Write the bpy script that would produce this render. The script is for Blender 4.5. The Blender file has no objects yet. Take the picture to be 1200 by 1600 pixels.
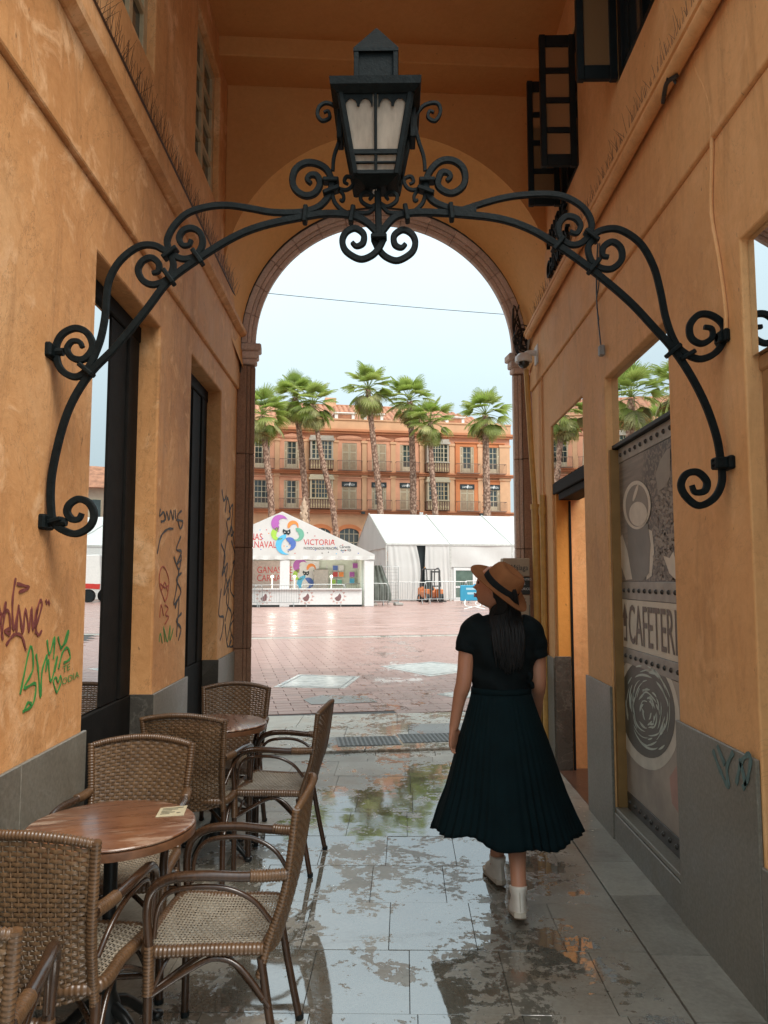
import bpy, math, random
from mathutils import Vector, Matrix
from math import sin, cos, pi, radians, atan, sqrt, hypot
random.seed(7)
S = bpy.context.scene
COL = S.collection

# ------------------------------------------------------------------ camera
F, CX, CY, EYE = 1200.0, 600.0, 800.0, 1.6      # photo size 1200 x 1600
YAW, PIT = atan(20/F), atan(105/F)
cam_d = bpy.data.cameras.new('camera')
cam = bpy.data.objects.new('camera', cam_d); COL.objects.link(cam)
cam_d.sensor_fit = 'HORIZONTAL'; cam_d.sensor_width = 36.0; cam_d.lens = 36.0
cam_d.clip_start = 0.05; cam_d.clip_end = 2000
cam.location = (0, 0, EYE); cam.rotation_euler = (pi/2 + PIT, 0, YAW)
S.camera = cam

# ------------------------------------------------------------------ sky, sun, exposure
SUN_EL, SUN_AZ = radians(52), radians(140)       # azimuth from +Y towards +X
W = bpy.data.worlds.new('World'); S.world = W; W.use_nodes = True
nt = W.node_tree; nt.nodes.clear()
wo = nt.nodes.new('ShaderNodeOutputWorld'); wb = nt.nodes.new('ShaderNodeBackground')
sk = nt.nodes.new('ShaderNodeTexSky'); sk.sky_type = 'NISHITA'; sk.sun_disc = False
sk.sun_elevation = SUN_EL; sk.sun_rotation = SUN_AZ; sk.air_density = 1.0; sk.dust_density = 3.0; sk.ozone_density = 1.0
mx = nt.nodes.new('ShaderNodeMix'); mx.data_type = 'RGBA'; mx.inputs['Factor'].default_value = 0.86
mx.inputs['B'].default_value = (5.9, 7.1, 7.5, 1)      # cloud veil
cl = nt.nodes.new('ShaderNodeTexNoise'); cl.inputs['Scale'].default_value = 2.2; cl.inputs['Detail'].default_value = 5
tcw = nt.nodes.new('ShaderNodeTexCoord')
vm = nt.nodes.new('ShaderNodeMix'); vm.data_type = 'RGBA'
vm.inputs['A'].default_value = (5.1, 6.6, 7.2, 1); vm.inputs['B'].default_value = (6.5, 7.4, 7.7, 1)
nt.links.new(tcw.outputs['Generated'], cl.inputs['Vector'])
nt.links.new(cl.outputs['Fac'], vm.inputs['Factor'])
# overcast sky: luminance climbs evenly from the horizon to the zenith
sxy = nt.nodes.new('ShaderNodeSeparateXYZ'); nt.links.new(tcw.outputs['Generated'], sxy.inputs[0])
gz = nt.nodes.new('ShaderNodeMath'); gz.operation = 'MULTIPLY_ADD'; gz.use_clamp = False; gz.inputs[1].default_value = 1.36; gz.inputs[2].default_value = 0.58
gm = nt.nodes.new('ShaderNodeMath'); gm.operation = 'MAXIMUM'; gm.inputs[1].default_value = 0.0
nt.links.new(sxy.outputs[2], gm.inputs[0]); nt.links.new(gm.outputs[0], gz.inputs[0])
vs = nt.nodes.new('ShaderNodeVectorMath'); vs.operation = 'SCALE'; nt.links.new(vm.outputs['Result'], vs.inputs[0]); nt.links.new(gz.outputs[0], vs.inputs['Scale'])
nt.links.new(vs.outputs['Vector'], mx.inputs['B'])
nt.links.new(sk.outputs['Color'], mx.inputs['A']); nt.links.new(mx.outputs['Result'], wb.inputs['Color'])
wb.inputs['Strength'].default_value = 0.075; nt.links.new(wb.outputs['Background'], wo.inputs['Surface'])
sd = bpy.data.lights.new('sun', 'SUN'); sd.energy = 1.5; sd.angle = radians(30); sd.color = (1.0, 0.94, 0.86)
so = bpy.data.objects.new('sun', sd); COL.objects.link(so); so.location = (10, -20, 30)
sdir = Vector((sin(SUN_AZ)*cos(SUN_EL), cos(SUN_AZ)*cos(SUN_EL), sin(SUN_EL)))
so.rotation_euler = sdir.to_track_quat('Z', 'Y').to_euler()
S.view_settings.view_transform = 'Standard'; S.view_settings.look = 'None'
S.view_settings.exposure = 1.16; S.view_settings.gamma = 1.0; S.view_settings.use_curve_mapping = False
try:
    S.cycles.max_bounces = 12; S.cycles.diffuse_bounces = 7; S.cycles.transparent_max_bounces = 12
except Exception: pass

# ------------------------------------------------------------------ pixel -> place (the photo was used as a survey)
def ray(px, py):
    x = (px-CX)/F; u = (CY-py)/F
    fy = cos(PIT)-u*sin(PIT); fz = sin(PIT)+u*cos(PIT)
    return Vector((x*cos(YAW)-fy*sin(YAW), x*sin(YAW)+fy*cos(YAW), fz))
O = Vector((0, 0, EYE))
def on_y(px, py, y):
    d = ray(px, py); return O + d*(y/d.y)
def on_x(px, py, x):
    d = ray(px, py); return O + d*(x/d.x)
def on_z(px, py, z=0.0):
    d = ray(px, py); return O + d*((z-EYE)/d.z)

# ------------------------------------------------------------------ mesh builder
def catmull(pts, n=6, closed=False):
    P = [Vector(p) for p in pts]; out = []
    m = len(P); rng = m if closed else m-1
    for i in range(rng):
        if closed: a, b, c, d = P[(i-1) % m], P[i], P[(i+1) % m], P[(i+2) % m]
        else: a, b, c, d = P[max(i-1, 0)], P[i], P[i+1], P[min(i+2, m-1)]
        for k in range(n):
            t = k/n
            out.append(0.5*((2*b)+(c-a)*t+(2*a-5*b+4*c-d)*t*t+(3*b-a-3*c+d)*t**3))
    if not closed: out.append(P[-1].copy())
    return out
class MB:
    def __init__(s): s.v = []; s.f = []; s.m = []
    def add(s, vs, fs, mi=0):
        o = len(s.v); s.v += [tuple(v) for v in vs]; s.f += [tuple(i+o for i in f) for f in fs]; s.m += [mi]*len(fs); return s
    def box(s, a, b, mi=0, fn=None):
        x0, y0, z0 = a; x1, y1, z1 = b
        vs = [(x0,y0,z0),(x1,y0,z0),(x1,y1,z0),(x0,y1,z0),(x0,y0,z1),(x1,y0,z1),(x1,y1,z1),(x0,y1,z1)]
        if fn: vs = [fn(*v) for v in vs]
        return s.add(vs, [(0,3,2,1),(4,5,6,7),(0,1,5,4),(1,2,6,5),(2,3,7,6),(3,0,4,7)], mi)
    def cbox(s, a, b, c=0.004, mi=0, fn=None):          # box with chamfered edges
        x0, y0, z0 = a; x1, y1, z1 = b; vs = []; idx = {}
        for i, x in enumerate((x0, x1)):
            for j, y in enumerate((y0, y1)):
                for k, z in enumerate((z0, z1)):
                    dx, dy, dz = (c if i == 0 else -c), (c if j == 0 else -c), (c if k == 0 else -c)
                    for ax, p in enumerate(((x, y+dy, z+dz), (x+dx, y, z+dz), (x+dx, y+dy, z))):
                        idx[(i, j, k, ax)] = len(vs); vs.append(p)
        fs = []
        g = lambda i, j, k, ax: idx[(i, j, k, ax)]
        for i in (0, 1): fs.append((g(i,0,0,0), g(i,1,0,0), g(i,1,1,0), g(i,0,1,0)))
        for j in (0, 1): fs.append((g(0,j,0,1), g(1,j,0,1), g(1,j,1,1), g(0,j,1,1)))
        for k in (0, 1): fs.append((g(0,0,k,2), g(1,0,k,2), g(1,1,k,2), g(0,1,k,2)))
        for i in (0, 1):
            for j in (0, 1): fs.append((g(i,j,0,0), g(i,j,1,0), g(i,j,1,1), g(i,j,0,1)))
            for k in (0, 1): fs.append((g(i,0,k,0), g(i,1,k,0), g(i,1,k,2), g(i,0,k,2)))
        for j in (0, 1):
            for k in (0, 1): fs.append((g(0,j,k,1), g(1,j,k,1), g(1,j,k,2), g(0,j,k,2)))
        for i in (0, 1):
            for j in (0, 1):
                for k in (0, 1): fs.append((g(i,j,k,0), g(i,j,k,1), g(i,j,k,2)))
        if fn: vs = [fn(*v) for v in vs]
        return s.add(vs, fs, mi)
    def ringloft(s, rings, closed=True, caps=True, mi=0):
        n = len(rings[0]); vs = [p for r in rings for p in r]; fs = []
        for i in range(len(rings)-1):
            for j in range(n if closed else n-1):
                k = (j+1) % n
                fs.append((i*n+j, i*n+k, (i+1)*n+k, (i+1)*n+j))
        if caps and closed:
            fs.append(tuple(range(n-1, -1, -1))); fs.append(tuple(range((len(rings)-1)*n, len(rings)*n)))
        return s.add(vs, fs, mi)
    def tube(s, pts, r, n=8, mi=0, caps=True):           # r number, list or function of 0..1
        P = [Vector(p) for p in pts]; m = len(P); rings = []; nrm = None
        for i in range(m):
            t = (P[min(i+1, m-1)]-P[max(i-1, 0)])
            t = t.normalized() if t.length > 1e-9 else Vector((0, 0, 1))
            if nrm is None:
                nrm = t.orthogonal().normalized()
            else:
                nrm = nrm - t*nrm.dot(t)
                nrm = nrm.normalized() if nrm.length > 1e-6 else t.orthogonal().normalized()
            b = t.cross(nrm)
            rr = r(i/(m-1)) if callable(r) else (r[i] if isinstance(r, (list, tuple)) else r)
            rings.append([P[i]+(nrm*cos(2*pi*k/n)+b*sin(2*pi*k/n))*rr for k in range(n)])
        return s.ringloft(rings, True, caps, mi)
    def bar(s, pts, w, d, axis=(0, 1, 0), mi=0, taper=None):  # flat iron bar: d along axis, w across
        P = [Vector(p) for p in pts]; m = len(P); A = Vector(axis).normalized(); rings = []
        for i in range(m):
            t = (P[min(i+1, m-1)]-P[max(i-1, 0)]).normalized(); nn = t.cross(A).normalized()
            ww = w*(taper(i/(m-1)) if taper else 1)/2; dd = d/2; c = min(ww, dd)*0.35
            rings.append([P[i]+nn*a+A*b for a, b in ((ww-c,dd),(ww,dd-c),(ww,-dd+c),(ww-c,-dd),(-ww+c,-dd),(-ww,-dd+c),(-ww,dd-c),(-ww+c,dd))])
        return s.ringloft(rings, True, True, mi)
    def lathe(s, prof, n=24, c=(0, 0, 0), mi=0, fn=None):     # prof: (radius, height)
        rings = []
        for r, h in prof:
            rings.append([(c[0]+r*cos(2*pi*k/n), c[1]+r*sin(2*pi*k/n), c[2]+h) for k in range(n)])
        if fn: rings = [[fn(*p) for p in q] for q in rings]
        return s.ringloft(rings, True, True, mi)
    def prism(s, poly, off, mi=0):                      # polygon (3d points) pushed along off
        n = len(poly); o = Vector(off); vs = [Vector(p) for p in poly]; vs += [p+o for p in vs]
        fs = [tuple(range(n-1, -1, -1)), tuple(range(n, 2*n))]+[(i, (i+1) % n, n+(i+1) % n, n+i) for i in range(n)]
        return s.add(vs, fs, mi)
    def ell(s, c, r, n=12, m=8, mi=0):
        rings = []
        for i in range(m+1):
            a = -pi/2+pi*i/m; q = max(cos(a), 0.02)
            rings.append([(c[0]+r[0]*q*cos(2*pi*k/n), c[1]+r[1]*q*sin(2*pi*k/n), c[2]+r[2]*sin(a)) for k in range(n)])
        return s.ringloft(rings, True, True, mi)
    def mesh(s, name):
        me = bpy.data.meshes.new(name); me.from_pydata(s.v, [], s.f); me.validate(); me.update(); return me

def tag(o, label=None, cat=None, group=None, kind=None):
    if label: o['label'] = label
    if cat: o['category'] = cat
    if group: o['group'] = group
    if kind: o['kind'] = kind
    return o
def thing(name, loc, label, cat, group=None, rz=0.0, kind=None):
    o = bpy.data.objects.new(name, None); COL.objects.link(o); o.empty_display_size = 0.2
    o.location = loc; o.rotation_euler = (0, 0, rz)
    return tag(o, label, cat, group, kind)
def recalc(me):
    import bmesh
    b = bmesh.new(); b.from_mesh(me); bmesh.ops.recalc_face_normals(b, faces=b.faces); b.to_mesh(me); b.free()
def part(name, mb, mats, parent=None, world=True, smooth=None, bevel=0, merge=False, kind=None, label=None):
    """mesh object; world=True: vertices are world coordinates, kept in place under an unrotated parent"""
    me = mb.mesh(name) if isinstance(mb, MB) else mb
    if isinstance(mb, MB):
        if merge:
            import bmesh
            b = bmesh.new(); b.from_mesh(me); bmesh.ops.remove_doubles(b, verts=b.verts, dist=1e-5); b.to_mesh(me); b.free()
        recalc(me)
        for m in (mats if isinstance(mats, (list, tuple)) else [mats]): me.materials.append(m)
        if len(me.polygons) == len(mb.m): me.polygons.foreach_set('material_index', mb.m)
        if smooth is not None:
            me.shade_smooth()
            if smooth < 179:
                try: me.set_sharp_from_angle(angle=radians(smooth))
                except Exception: pass
    o = bpy.data.objects.new(name, me); COL.objects.link(o)
    if parent is not None:
        o.parent = parent
        if world:
            q = parent; L = Vector((0, 0, 0))
            while q is not None: L += q.location; q = q.parent
            o.location = -L
    elif world and isinstance(mb, MB):
        xs = [v.co for v in me.vertices]
        c = Vector(((min(v.x for v in xs)+max(v.x for v in xs))/2, (min(v.y for v in xs)+max(v.y for v in xs))/2, min(v.z for v in xs)))
        me.transform(Matrix.Translation(-c)); o.location = c
    if bevel:
        bv = o.modifiers.new('bevel', 'BEVEL'); bv.width = bevel; bv.segments = 2; bv.limit_method = 'ANGLE'; bv.angle_limit = radians(35)
    if kind: o['kind'] = kind
    if label: o['label'] = label
    return o
def copy_tree(o, parent=None):
    c = o.copy(); COL.objects.link(c)
    if parent is not None: c.parent = parent
    for ch in list(o.children): copy_tree(ch, c)
    return c
_txt = {}
def text_mb(txt, size, place, depth=0.0, align='LEFT', xs=1.0):
    """lettering as a mesh; place(x, y, d) -> world point"""
    cu = bpy.data.curves.new('lettering', 'FONT'); cu.body = txt; cu.size = size; cu.align_x = align; cu.resolution_u = 3
    ob = bpy.data.objects.new('lettering', cu); COL.objects.link(ob)
    dg = bpy.context.evaluated_depsgraph_get(); me = ob.evaluated_get(dg).to_mesh()
    vs = [v.co.copy() for v in me.vertices]; fs = [tuple(p.vertices) for p in me.polygons]
    ob.evaluated_get(dg).to_mesh_clear(); bpy.data.objects.remove(ob); bpy.data.curves.remove(cu)
    mb = MB()
    mb.add([place(v.x*xs, v.y, depth) for v in vs], fs)
    if depth:
        ed = {}
        for f in fs:
            for a, b in zip(f, f[1:]+f[:1]):
                k = (min(a, b), max(a, b)); ed[k] = ed.get(k, 0)+1
        for (a, b), n in ed.items():
            if n == 1:
                A, B = vs[a], vs[b]
                mb.add([place(A.x*xs, A.y, 0), place(B.x*xs, B.y, 0), place(B.x*xs, B.y, depth), place(A.x*xs, A.y, depth)], [(0, 1, 2, 3)])
    return mb

# ------------------------------------------------------------------ materials
class NT:
    def __init__(s, name):
        s.m = bpy.data.materials.new(name); s.m.use_nodes = True; s.t = s.m.node_tree
        s.b = s.t.nodes['Principled BSDF']; s.out = s.t.nodes['Material Output']
    def n(s, typ, **kw):
        x = s.t.nodes.new('ShaderNode'+typ)
        for k, v in kw.items():
            if k in x.inputs: s.set(x.inputs[k], v)
            else: setattr(x, k, v)
        return x
    def set(s, sock, v):
        if isinstance(v, bpy.types.NodeSocket): s.t.links.new(v, sock)
        elif isinstance(v, (tuple, list)) and len(v) == 3 and sock.type == 'RGBA': sock.default_value = (*v, 1)
        else: sock.default_value = v
    def coord(s, kind='Object', scale=(1, 1, 1), rot=(0, 0, 0)):
        src = s.n('NewGeometry').outputs['Position'] if kind == 'World' else s.n('TexCoord').outputs[kind]
        mp = s.n('Mapping'); s.set(mp.inputs['Vector'], src); mp.inputs['Scale'].default_value = scale; mp.inputs['Rotation'].default_value = rot
        return mp.outputs['Vector']
    def noise(s, vec, scale, detail=4, rough=0.55, dist=0.0):
        x = s.n('TexNoise', Vector=vec, Scale=scale, Detail=detail, Roughness=rough, Distortion=dist); return x.outputs['Fac']
    def ramp(s, fac, stops, interp='LINEAR'):
        x = s.n('ValToRGB'); x.color_ramp.interpolation = interp; e = x.color_ramp.elements
        while len(e) < len(stops): e.new(0.5)
        for el, (p, c) in zip(e, stops):
            el.position = p; el.color = (c, c, c, 1) if isinstance(c, (int, float)) else (*c, 1)
        s.set(x.inputs['Fac'], fac); return x.outputs['Color']
    def mix(s, f, a, b, mode='MIX'):
        x = s.n('Mix', data_type='RGBA', blend_type=mode); s.set(x.inputs[0], f); s.set(x.inputs[6], a); s.set(x.inputs[7], b); return x.outputs[2]
    def math(s, op, a, b=0.0, c=None):
        x = s.n('Math', operation=op); s.set(x.inputs[0], a); s.set(x.inputs[1], b)
        if c is not None: s.set(x.inputs[2], c)
        return x.outputs[0]
    def bump(s, h, strength=0.3, dist=0.01, normal=None):
        x = s.n('Bump', Strength=strength, Distance=dist); s.set(x.inputs['Height'], h)
        if normal is not None: s.set(x.inputs['Normal'], normal)
        s.set(s.b.inputs['Normal'], x.outputs['Normal']); return x.outputs['Normal']
    def set_b(s, **kw):
        nm = dict(color='Base Color', rough='Roughness', metal='Metallic', spec='Specular IOR Level', ior='IOR', emit='Emission Color', es='Emission Strength', coat='Coat Weight', coatr='Coat Roughness', trans='Transmission Weight', alpha='Alpha', sheen='Sheen Weight', sss='Subsurface Weight')
        for k, v in kw.items(): s.set(s.b.inputs[nm[k]], v)
        return s
def simple(name, col, rough=0.6, metal=0.0, var=0.15, scale=8.0, bump=0.0, bscale=40.0, spec=0.5, rnd=0.0):
    M = NT(name); v = M.coord('Object')
    c2 = tuple(max(0, c*(1-var)) for c in col); c3 = tuple(min(1, c*(1+var)) for c in col)
    cc = M.ramp(M.noise(v, scale, 5), [(0.3, c2), (0.7, c3)])
    if rnd:
        oi = M.n('ObjectInfo').outputs['Random']
        cc = M.mix(1.0, cc, M.ramp(oi, [(0, 1-rnd), (1, 1.0)]), 'MULTIPLY')
    M.set_b(color=cc, rough=rough, metal=metal, spec=spec)
    if bump: M.bump(M.noise(v, bscale, 5), bump, 0.006)
    return M.m
def plaster(name, base, dark, light, streak=0.5, worn=0.35):
    M = NT(name); v = M.coord('World'); big = M.noise(v, 0.9, 6, 0.6); fine = M.noise(v, 26, 6, 0.7)
    st = M.noise(M.coord('World', (4.5, 4.5, 0.8)), 1.0, 7, 0.7, 1.2)
    mid = M.noise(v, 4.2, 7, 0.68, 0.6)
    c = M.ramp(big, [(0.30, dark), (0.5, base), (0.72, light)])
    c = M.mix(M.math('MULTIPLY', M.ramp(st, [(0.52, 0.0), (0.80, 1.0)]), streak), c, tuple(k*0.62 for k in dark))
    c = M.mix(M.math('MULTIPLY', M.ramp(mid, [(0.54, 0.0), (0.66, 1.0)]), worn), c, tuple(min(1, k*1.05+0.05) for k in light))
    patch = M.noise(M.coord('World', (1, 1, 1.3)), 2.0, 8, 0.72, 1.6)
    c = M.mix(M.math('MULTIPLY', M.ramp(patch, [(0.60, 0.0), (0.625, 1.0)]), worn*0.5), c, tuple(k*0.80 for k in base))
    cr = M.math('ABSOLUTE', M.math('SUBTRACT', M.noise(M.coord('World', (1, 1, .6)), 1.3, 7, 0.7, 2.5), 0.5))
    c = M.mix(M.math('MULTIPLY', M.ramp(cr, [(0.0, 1.0), (0.006, 0.0)]), worn*0.55), c, (0.16, 0.075, 0.03))
    c = M.mix(M.math('MULTIPLY', M.ramp(M.noise(M.coord('World', (1, 1, .5)), 34, 3, 0.5), [(0.72, 0.0), (0.75, 1.0)]), 0.6), c, (0.07, 0.035, 0.018))
    c = M.mix(0.22, c, M.ramp(fine, [(0.3, tuple(k*0.6 for k in base)), (0.7, light)]))
    M.set_b(color=c, rough=M.ramp(mid, [(0.3, 0.62), (0.7, 0.85)]), spec=0.3)
    h = M.math('ADD', M.math('MULTIPLY', fine, 0.35), M.math('ADD', M.math('MULTIPLY', mid, 1.0), M.math('MULTIPLY', big, 0.8)))
    M.bump(h, 0.30, 0.02); return M.m
PL_L = plaster('plaster_left', (0.70, 0.335, 0.125), (0.50, 0.21, 0.066), (0.80, 0.46, 0.22), 1.0, 0.95)
PL_R = plaster('plaster_right', (0.76, 0.40, 0.165), (0.65, 0.31, 0.115), (0.82, 0.465, 0.215), 0.7, 0.5)
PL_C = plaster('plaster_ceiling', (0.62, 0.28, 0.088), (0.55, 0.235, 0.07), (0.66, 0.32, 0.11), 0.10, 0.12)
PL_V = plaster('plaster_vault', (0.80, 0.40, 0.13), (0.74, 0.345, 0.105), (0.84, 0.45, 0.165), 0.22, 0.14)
def stone_mat(name, a, b, vein, rough=0.35, scale=2.0, veins=0.6):
    M = NT(name); v = M.coord('World'); n1 = M.noise(v, scale, 8, 0.65, 0.8)
    oi = M.n('ObjectInfo').outputs['Random']
    c = M.ramp(n1, [(0.3, a), (0.7, b)])
    c = M.mix(1.0, c, M.ramp(oi, [(0, 0.78), (1, 1.08)]), 'MULTIPLY')
    w = M.noise(v, scale*0.8, 6, 0.6, 2.2); wv = M.math('ABSOLUTE', M.math('SUBTRACT', w, 0.5))
    c = M.mix(M.math('MULTIPLY', M.ramp(wv, [(0.0, 1.0), (0.018, 0.0)]), veins), c, vein)
    c = M.mix(0.3, c, M.ramp(M.noise(v, 60, 4), [(0.35, tuple(k*0.5 for k in a)), (0.65, b)]))
    M.set_b(color=c, rough=M.ramp(n1, [(0.3, rough*0.7), (0.7, rough*1.4)])); M.bump(M.noise(v, 30, 6), 0.12, 0.005); return M.m
MARBLE = stone_mat('grey_marble', (0.145, 0.132, 0.105), (0.255, 0.235, 0.19), (0.30, 0.29, 0.26), 0.38, 2.2, 0.25)
MARBLE_D = stone_mat('dark_marble', (0.05, 0.045, 0.038), (0.10, 0.09, 0.075), (0.30, 0.27, 0.22), 0.25, 2.0, 0.35)
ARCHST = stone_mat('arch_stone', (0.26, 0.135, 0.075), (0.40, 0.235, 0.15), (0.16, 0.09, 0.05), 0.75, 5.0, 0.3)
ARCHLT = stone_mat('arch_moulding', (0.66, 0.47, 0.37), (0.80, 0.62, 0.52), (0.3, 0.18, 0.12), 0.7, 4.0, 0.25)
def wet_floor(name, c0, c1, stain, amount, ior=2.3):
    M = NT(name); v = M.coord('World'); oi = M.n('ObjectInfo').outputs['Random']
    n1 = M.noise(v, 3.0, 8, 0.7, 0.5); n2 = M.noise(v, 55, 4)
    c = M.ramp(n1, [(0.3, c0), (0.7, c1)])
    c = M.mix(M.math('MULTIPLY', M.ramp(M.noise(v, 2.1, 6, 0.6, 1.2), [(0.52, 0.0), (0.66, 1.0)]), 0.5), c, stain)
    c = M.mix(1.0, c, M.ramp(oi, [(0, 0.72), (1, 1.1)]), 'MULTIPLY')
    c = M.mix(0.25, c, M.ramp(n2, [(0.3, tuple(k*0.5 for k in c0)), (0.7, c1)]))
    # standing water: broad pools that break up into ragged islands
    sx = M.n('SeparateXYZ'); M.set(sx.inputs[0], M.n('NewGeometry').outputs['Position'])
    p = M.noise(v, 1.25, 3, 0.5, 0.4); q = M.noise(v, 5.0, 8, 0.74, 0.5); q2 = M.noise(v, 24, 4, 0.6)
    xc = M.math('SUBTRACT', 1.0, M.math('POWER', M.math('MULTIPLY', M.math('ABSOLUTE', M.math('SUBTRACT', sx.outputs[0], -0.05)), 0.80), 2.0))
    k = M.math('ADD', M.math('ADD', M.math('MULTIPLY', p, 0.44), M.math('MULTIPLY', q, 0.60)), M.math('ADD', M.math('MULTIPLY', q2, 0.30), M.math('MULTIPLY', xc, 0.16)))
    k = M.math('SUBTRACT', k, M.math('MULTIPLY', M.math('MAXIMUM', M.math('SUBTRACT', sx.outputs[1], 5.0), 0.0), 0.035 if ior > 2.5 else 0.0))
    wet = M.ramp(k, [(amount, 0.0), (amount+0.018, 1.0)])
    M.set_b(color=M.mix(wet, c, M.mix(1.0, c, (0.62, 0.62, 0.60), 'MULTIPLY')),
            rough=M.math('ADD', M.math('MULTIPLY', wet, -0.29), M.math('ADD', 0.26, M.math('MULTIPLY', n1, 0.14))),
            ior=M.math('ADD', 1.45, M.math('MULTIPLY', wet, ior-1.45)), spec=0.5)
    b = M.n('Bump', Strength=0.35, Distance=0.006)
    M.set(b.inputs['Height'], M.math('ADD', M.math('MULTIPLY', n1, 1.0), M.math('MULTIPLY', n2, 0.3)))
    iv = M.math('SUBTRACT', 1.0, wet); M.set(b.inputs['Strength'], M.math('MULTIPLY', iv, 0.3))
    b2 = M.n('Bump', Strength=0.25, Distance=0.004); M.set(b2.inputs['Height'], M.math('ADD', wet, M.math('MULTIPLY', M.noise(v, 7.0, 2, .5), .45))); M.set(b2.inputs['Normal'], b.outputs['Normal'])
    M.set(M.b.inputs['Normal'], b2.outputs['Normal']); return M.m
SLAB = wet_floor('wet_slab', (0.205, 0.187, 0.152), (0.41, 0.385, 0.325), (0.27, 0.165, 0.08), 0.760, 3.2)
SLAB_E = wet_floor('damp_slab', (0.22, 0.20, 0.165), (0.38, 0.355, 0.295), (0.10, 0.075, 0.05), 0.96, 1.8)
PALE = wet_floor('pale_marble_wet', (0.36, 0.33, 0.27), (0.55, 0.52, 0.45), (0.45, 0.25, 0.12), 0.80, 2.0)
GRAN = wet_floor('granite_wet', (0.15, 0.155, 0.15), (0.27, 0.28, 0.27), (0.2, 0.18, 0.15), 0.84, 1.8)
PAVER = wet_floor('pink_paver', (0.30, 0.17, 0.145), (0.47, 0.30, 0.255), (0.28, 0.17, 0.14), 0.86, 1.75)
GROUT = simple('grout', (0.055, 0.047, 0.04), 0.7, 0, 0.3, 20)
IRON = simple('wrought_iron', (0.0055, 0.0085, 0.009), 0.6, 0, 0.4, 30, 0.35, 90, spec=.13)
BLACKW = simple('black_paint', (0.006, 0.010, 0.011), 0.5, 0, 0.3, 15, 0.1, 50, spec=.25)
DKWOOD = simple('dark_frame', (0.010, 0.009, 0.0078), 0.7, 0, 0.3, 12, 0.15, 60, spec=.12)
CREAMP = simple('cream_paint', (0.50, 0.38, 0.22), 0.6, 0, 0.2, 12)
CREAMW = simple('beige_wood', (0.55, 0.47, 0.33), 0.6, 0, 0.15, 10, rnd=0.2)
YPIPE = simple('ochre_pipe', (0.58, 0.33, 0.09), 0.45, 0, 0.15, 14, 0.15, 30)
WHITEP = simple('white_plastic', (0.72, 0.70, 0.66), 0.35, 0, 0.05)
CABLE = simple('black_cable', (0.02, 0.018, 0.016), 0.5, 0, 0.2)
GCABLE = simple('grey_cable', (0.33, 0.31, 0.28), 0.5, 0, 0.3)
SPIKE = simple('spike_wire', (0.09, 0.05, 0.03), 0.5, 0.4, 0.3)
def mirror_mat(name, tint, dark, fac):
    M = NT(name); g = M.n('BsdfGlossy', Roughness=0.006); M.set(g.inputs['Color'], tint)
    v = M.coord('World'); bp = M.n('Bump', Strength=0.02, Distance=0.02); M.set(bp.inputs['Height'], M.noise(v, 2.5, 2)); M.set(g.inputs['Normal'], bp.outputs['Normal'])
    d = M.n('BsdfDiffuse'); M.set(d.inputs['Color'], dark)
    mxs = M.n('MixShader', Fac=fac); M.t.links.new(d.outputs[0], mxs.inputs[1]); M.t.links.new(g.outputs[0], mxs.inputs[2])
    M.t.links.new(mxs.outputs[0], M.out.inputs['Surface']); return M.m
MIRROR = mirror_mat('reflective_glass', (0.90, 0.92, 0.92), (0.02, 0.02, 0.02), 0.86)
DKGLASS = simple('dark_glass', (0.018, 0.024, 0.026), 0.06, 0, 0.2, 3, spec=0.8)
PANE_FAR = simple('far_window_glass', (0.035, 0.05, 0.05), 0.12, 0, 0.5, 0.4, spec=0.8, rnd=0.4)
# ================================================================== THE PASSAGE: floor, walls, ceiling, archway
def L(s, d, z): return Vector((-1.28-0.035*s+d, s+0.035*d, z))      # left wall: s along, d out of the wall, z up
def R(s, d, z): return Vector((1.35-d, s, z))                        # right wall
def onL(px, py, d=0.0):                                             # photo point -> left wall surface
    r = ray(px, py); t = (-1.28+d*1.001)/(r.x+0.035*r.y); return O+r*t
TA = radians(8.0)
AO = Vector((-0.09, 7.45, 0)); AU = Vector((cos(TA), sin(TA), 0)); AW = Vector((-sin(TA), cos(TA), 0))
def A(u, w, z): return AO+AU*u+AW*w+Vector((0, 0, z))                # archway frame, skewed like the plaza

def wall_grid(mp, sb, zb, solid, d0, d1):
    mb = MB(); ns, nz = len(sb)-1, len(zb)-1
    ok = lambda i, j: 0 <= i < ns and 0 <= j < nz and solid((sb[i]+sb[i+1])/2, (zb[j]+zb[j+1])/2)
    for i in range(ns):
        for j in range(nz):
            if not ok(i, j): continue
            a, b, c, e = sb[i], sb[i+1], zb[j], zb[j+1]
            mb.add([mp(a,d0,c), mp(b,d0,c), mp(b,d0,e), mp(a,d0,e)], [(0,1,2,3)])
            mb.add([mp(a,d1,c), mp(b,d1,c), mp(b,d1,e), mp(a,d1,e)], [(3,2,1,0)])
            if not ok(i-1, j): mb.add([mp(a,d0,c), mp(a,d0,e), mp(a,d1,e), mp(a,d1,c)], [(0,1,2,3)])
            if not ok(i+1, j): mb.add([mp(b,d0,c), mp(b,d1,c), mp(b,d1,e), mp(b,d0,e)], [(0,1,2,3)])
            if not ok(i, j-1): mb.add([mp(a,d0,c), mp(a,d1,c), mp(b,d1,c), mp(b,d0,c)], [(0,1,2,3)])
            if not ok(i, j+1): mb.add([mp(a,d0,e), mp(b,d0,e), mp(b,d1,e), mp(a,d1,e)], [(0,1,2,3)])
    return mb
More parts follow.
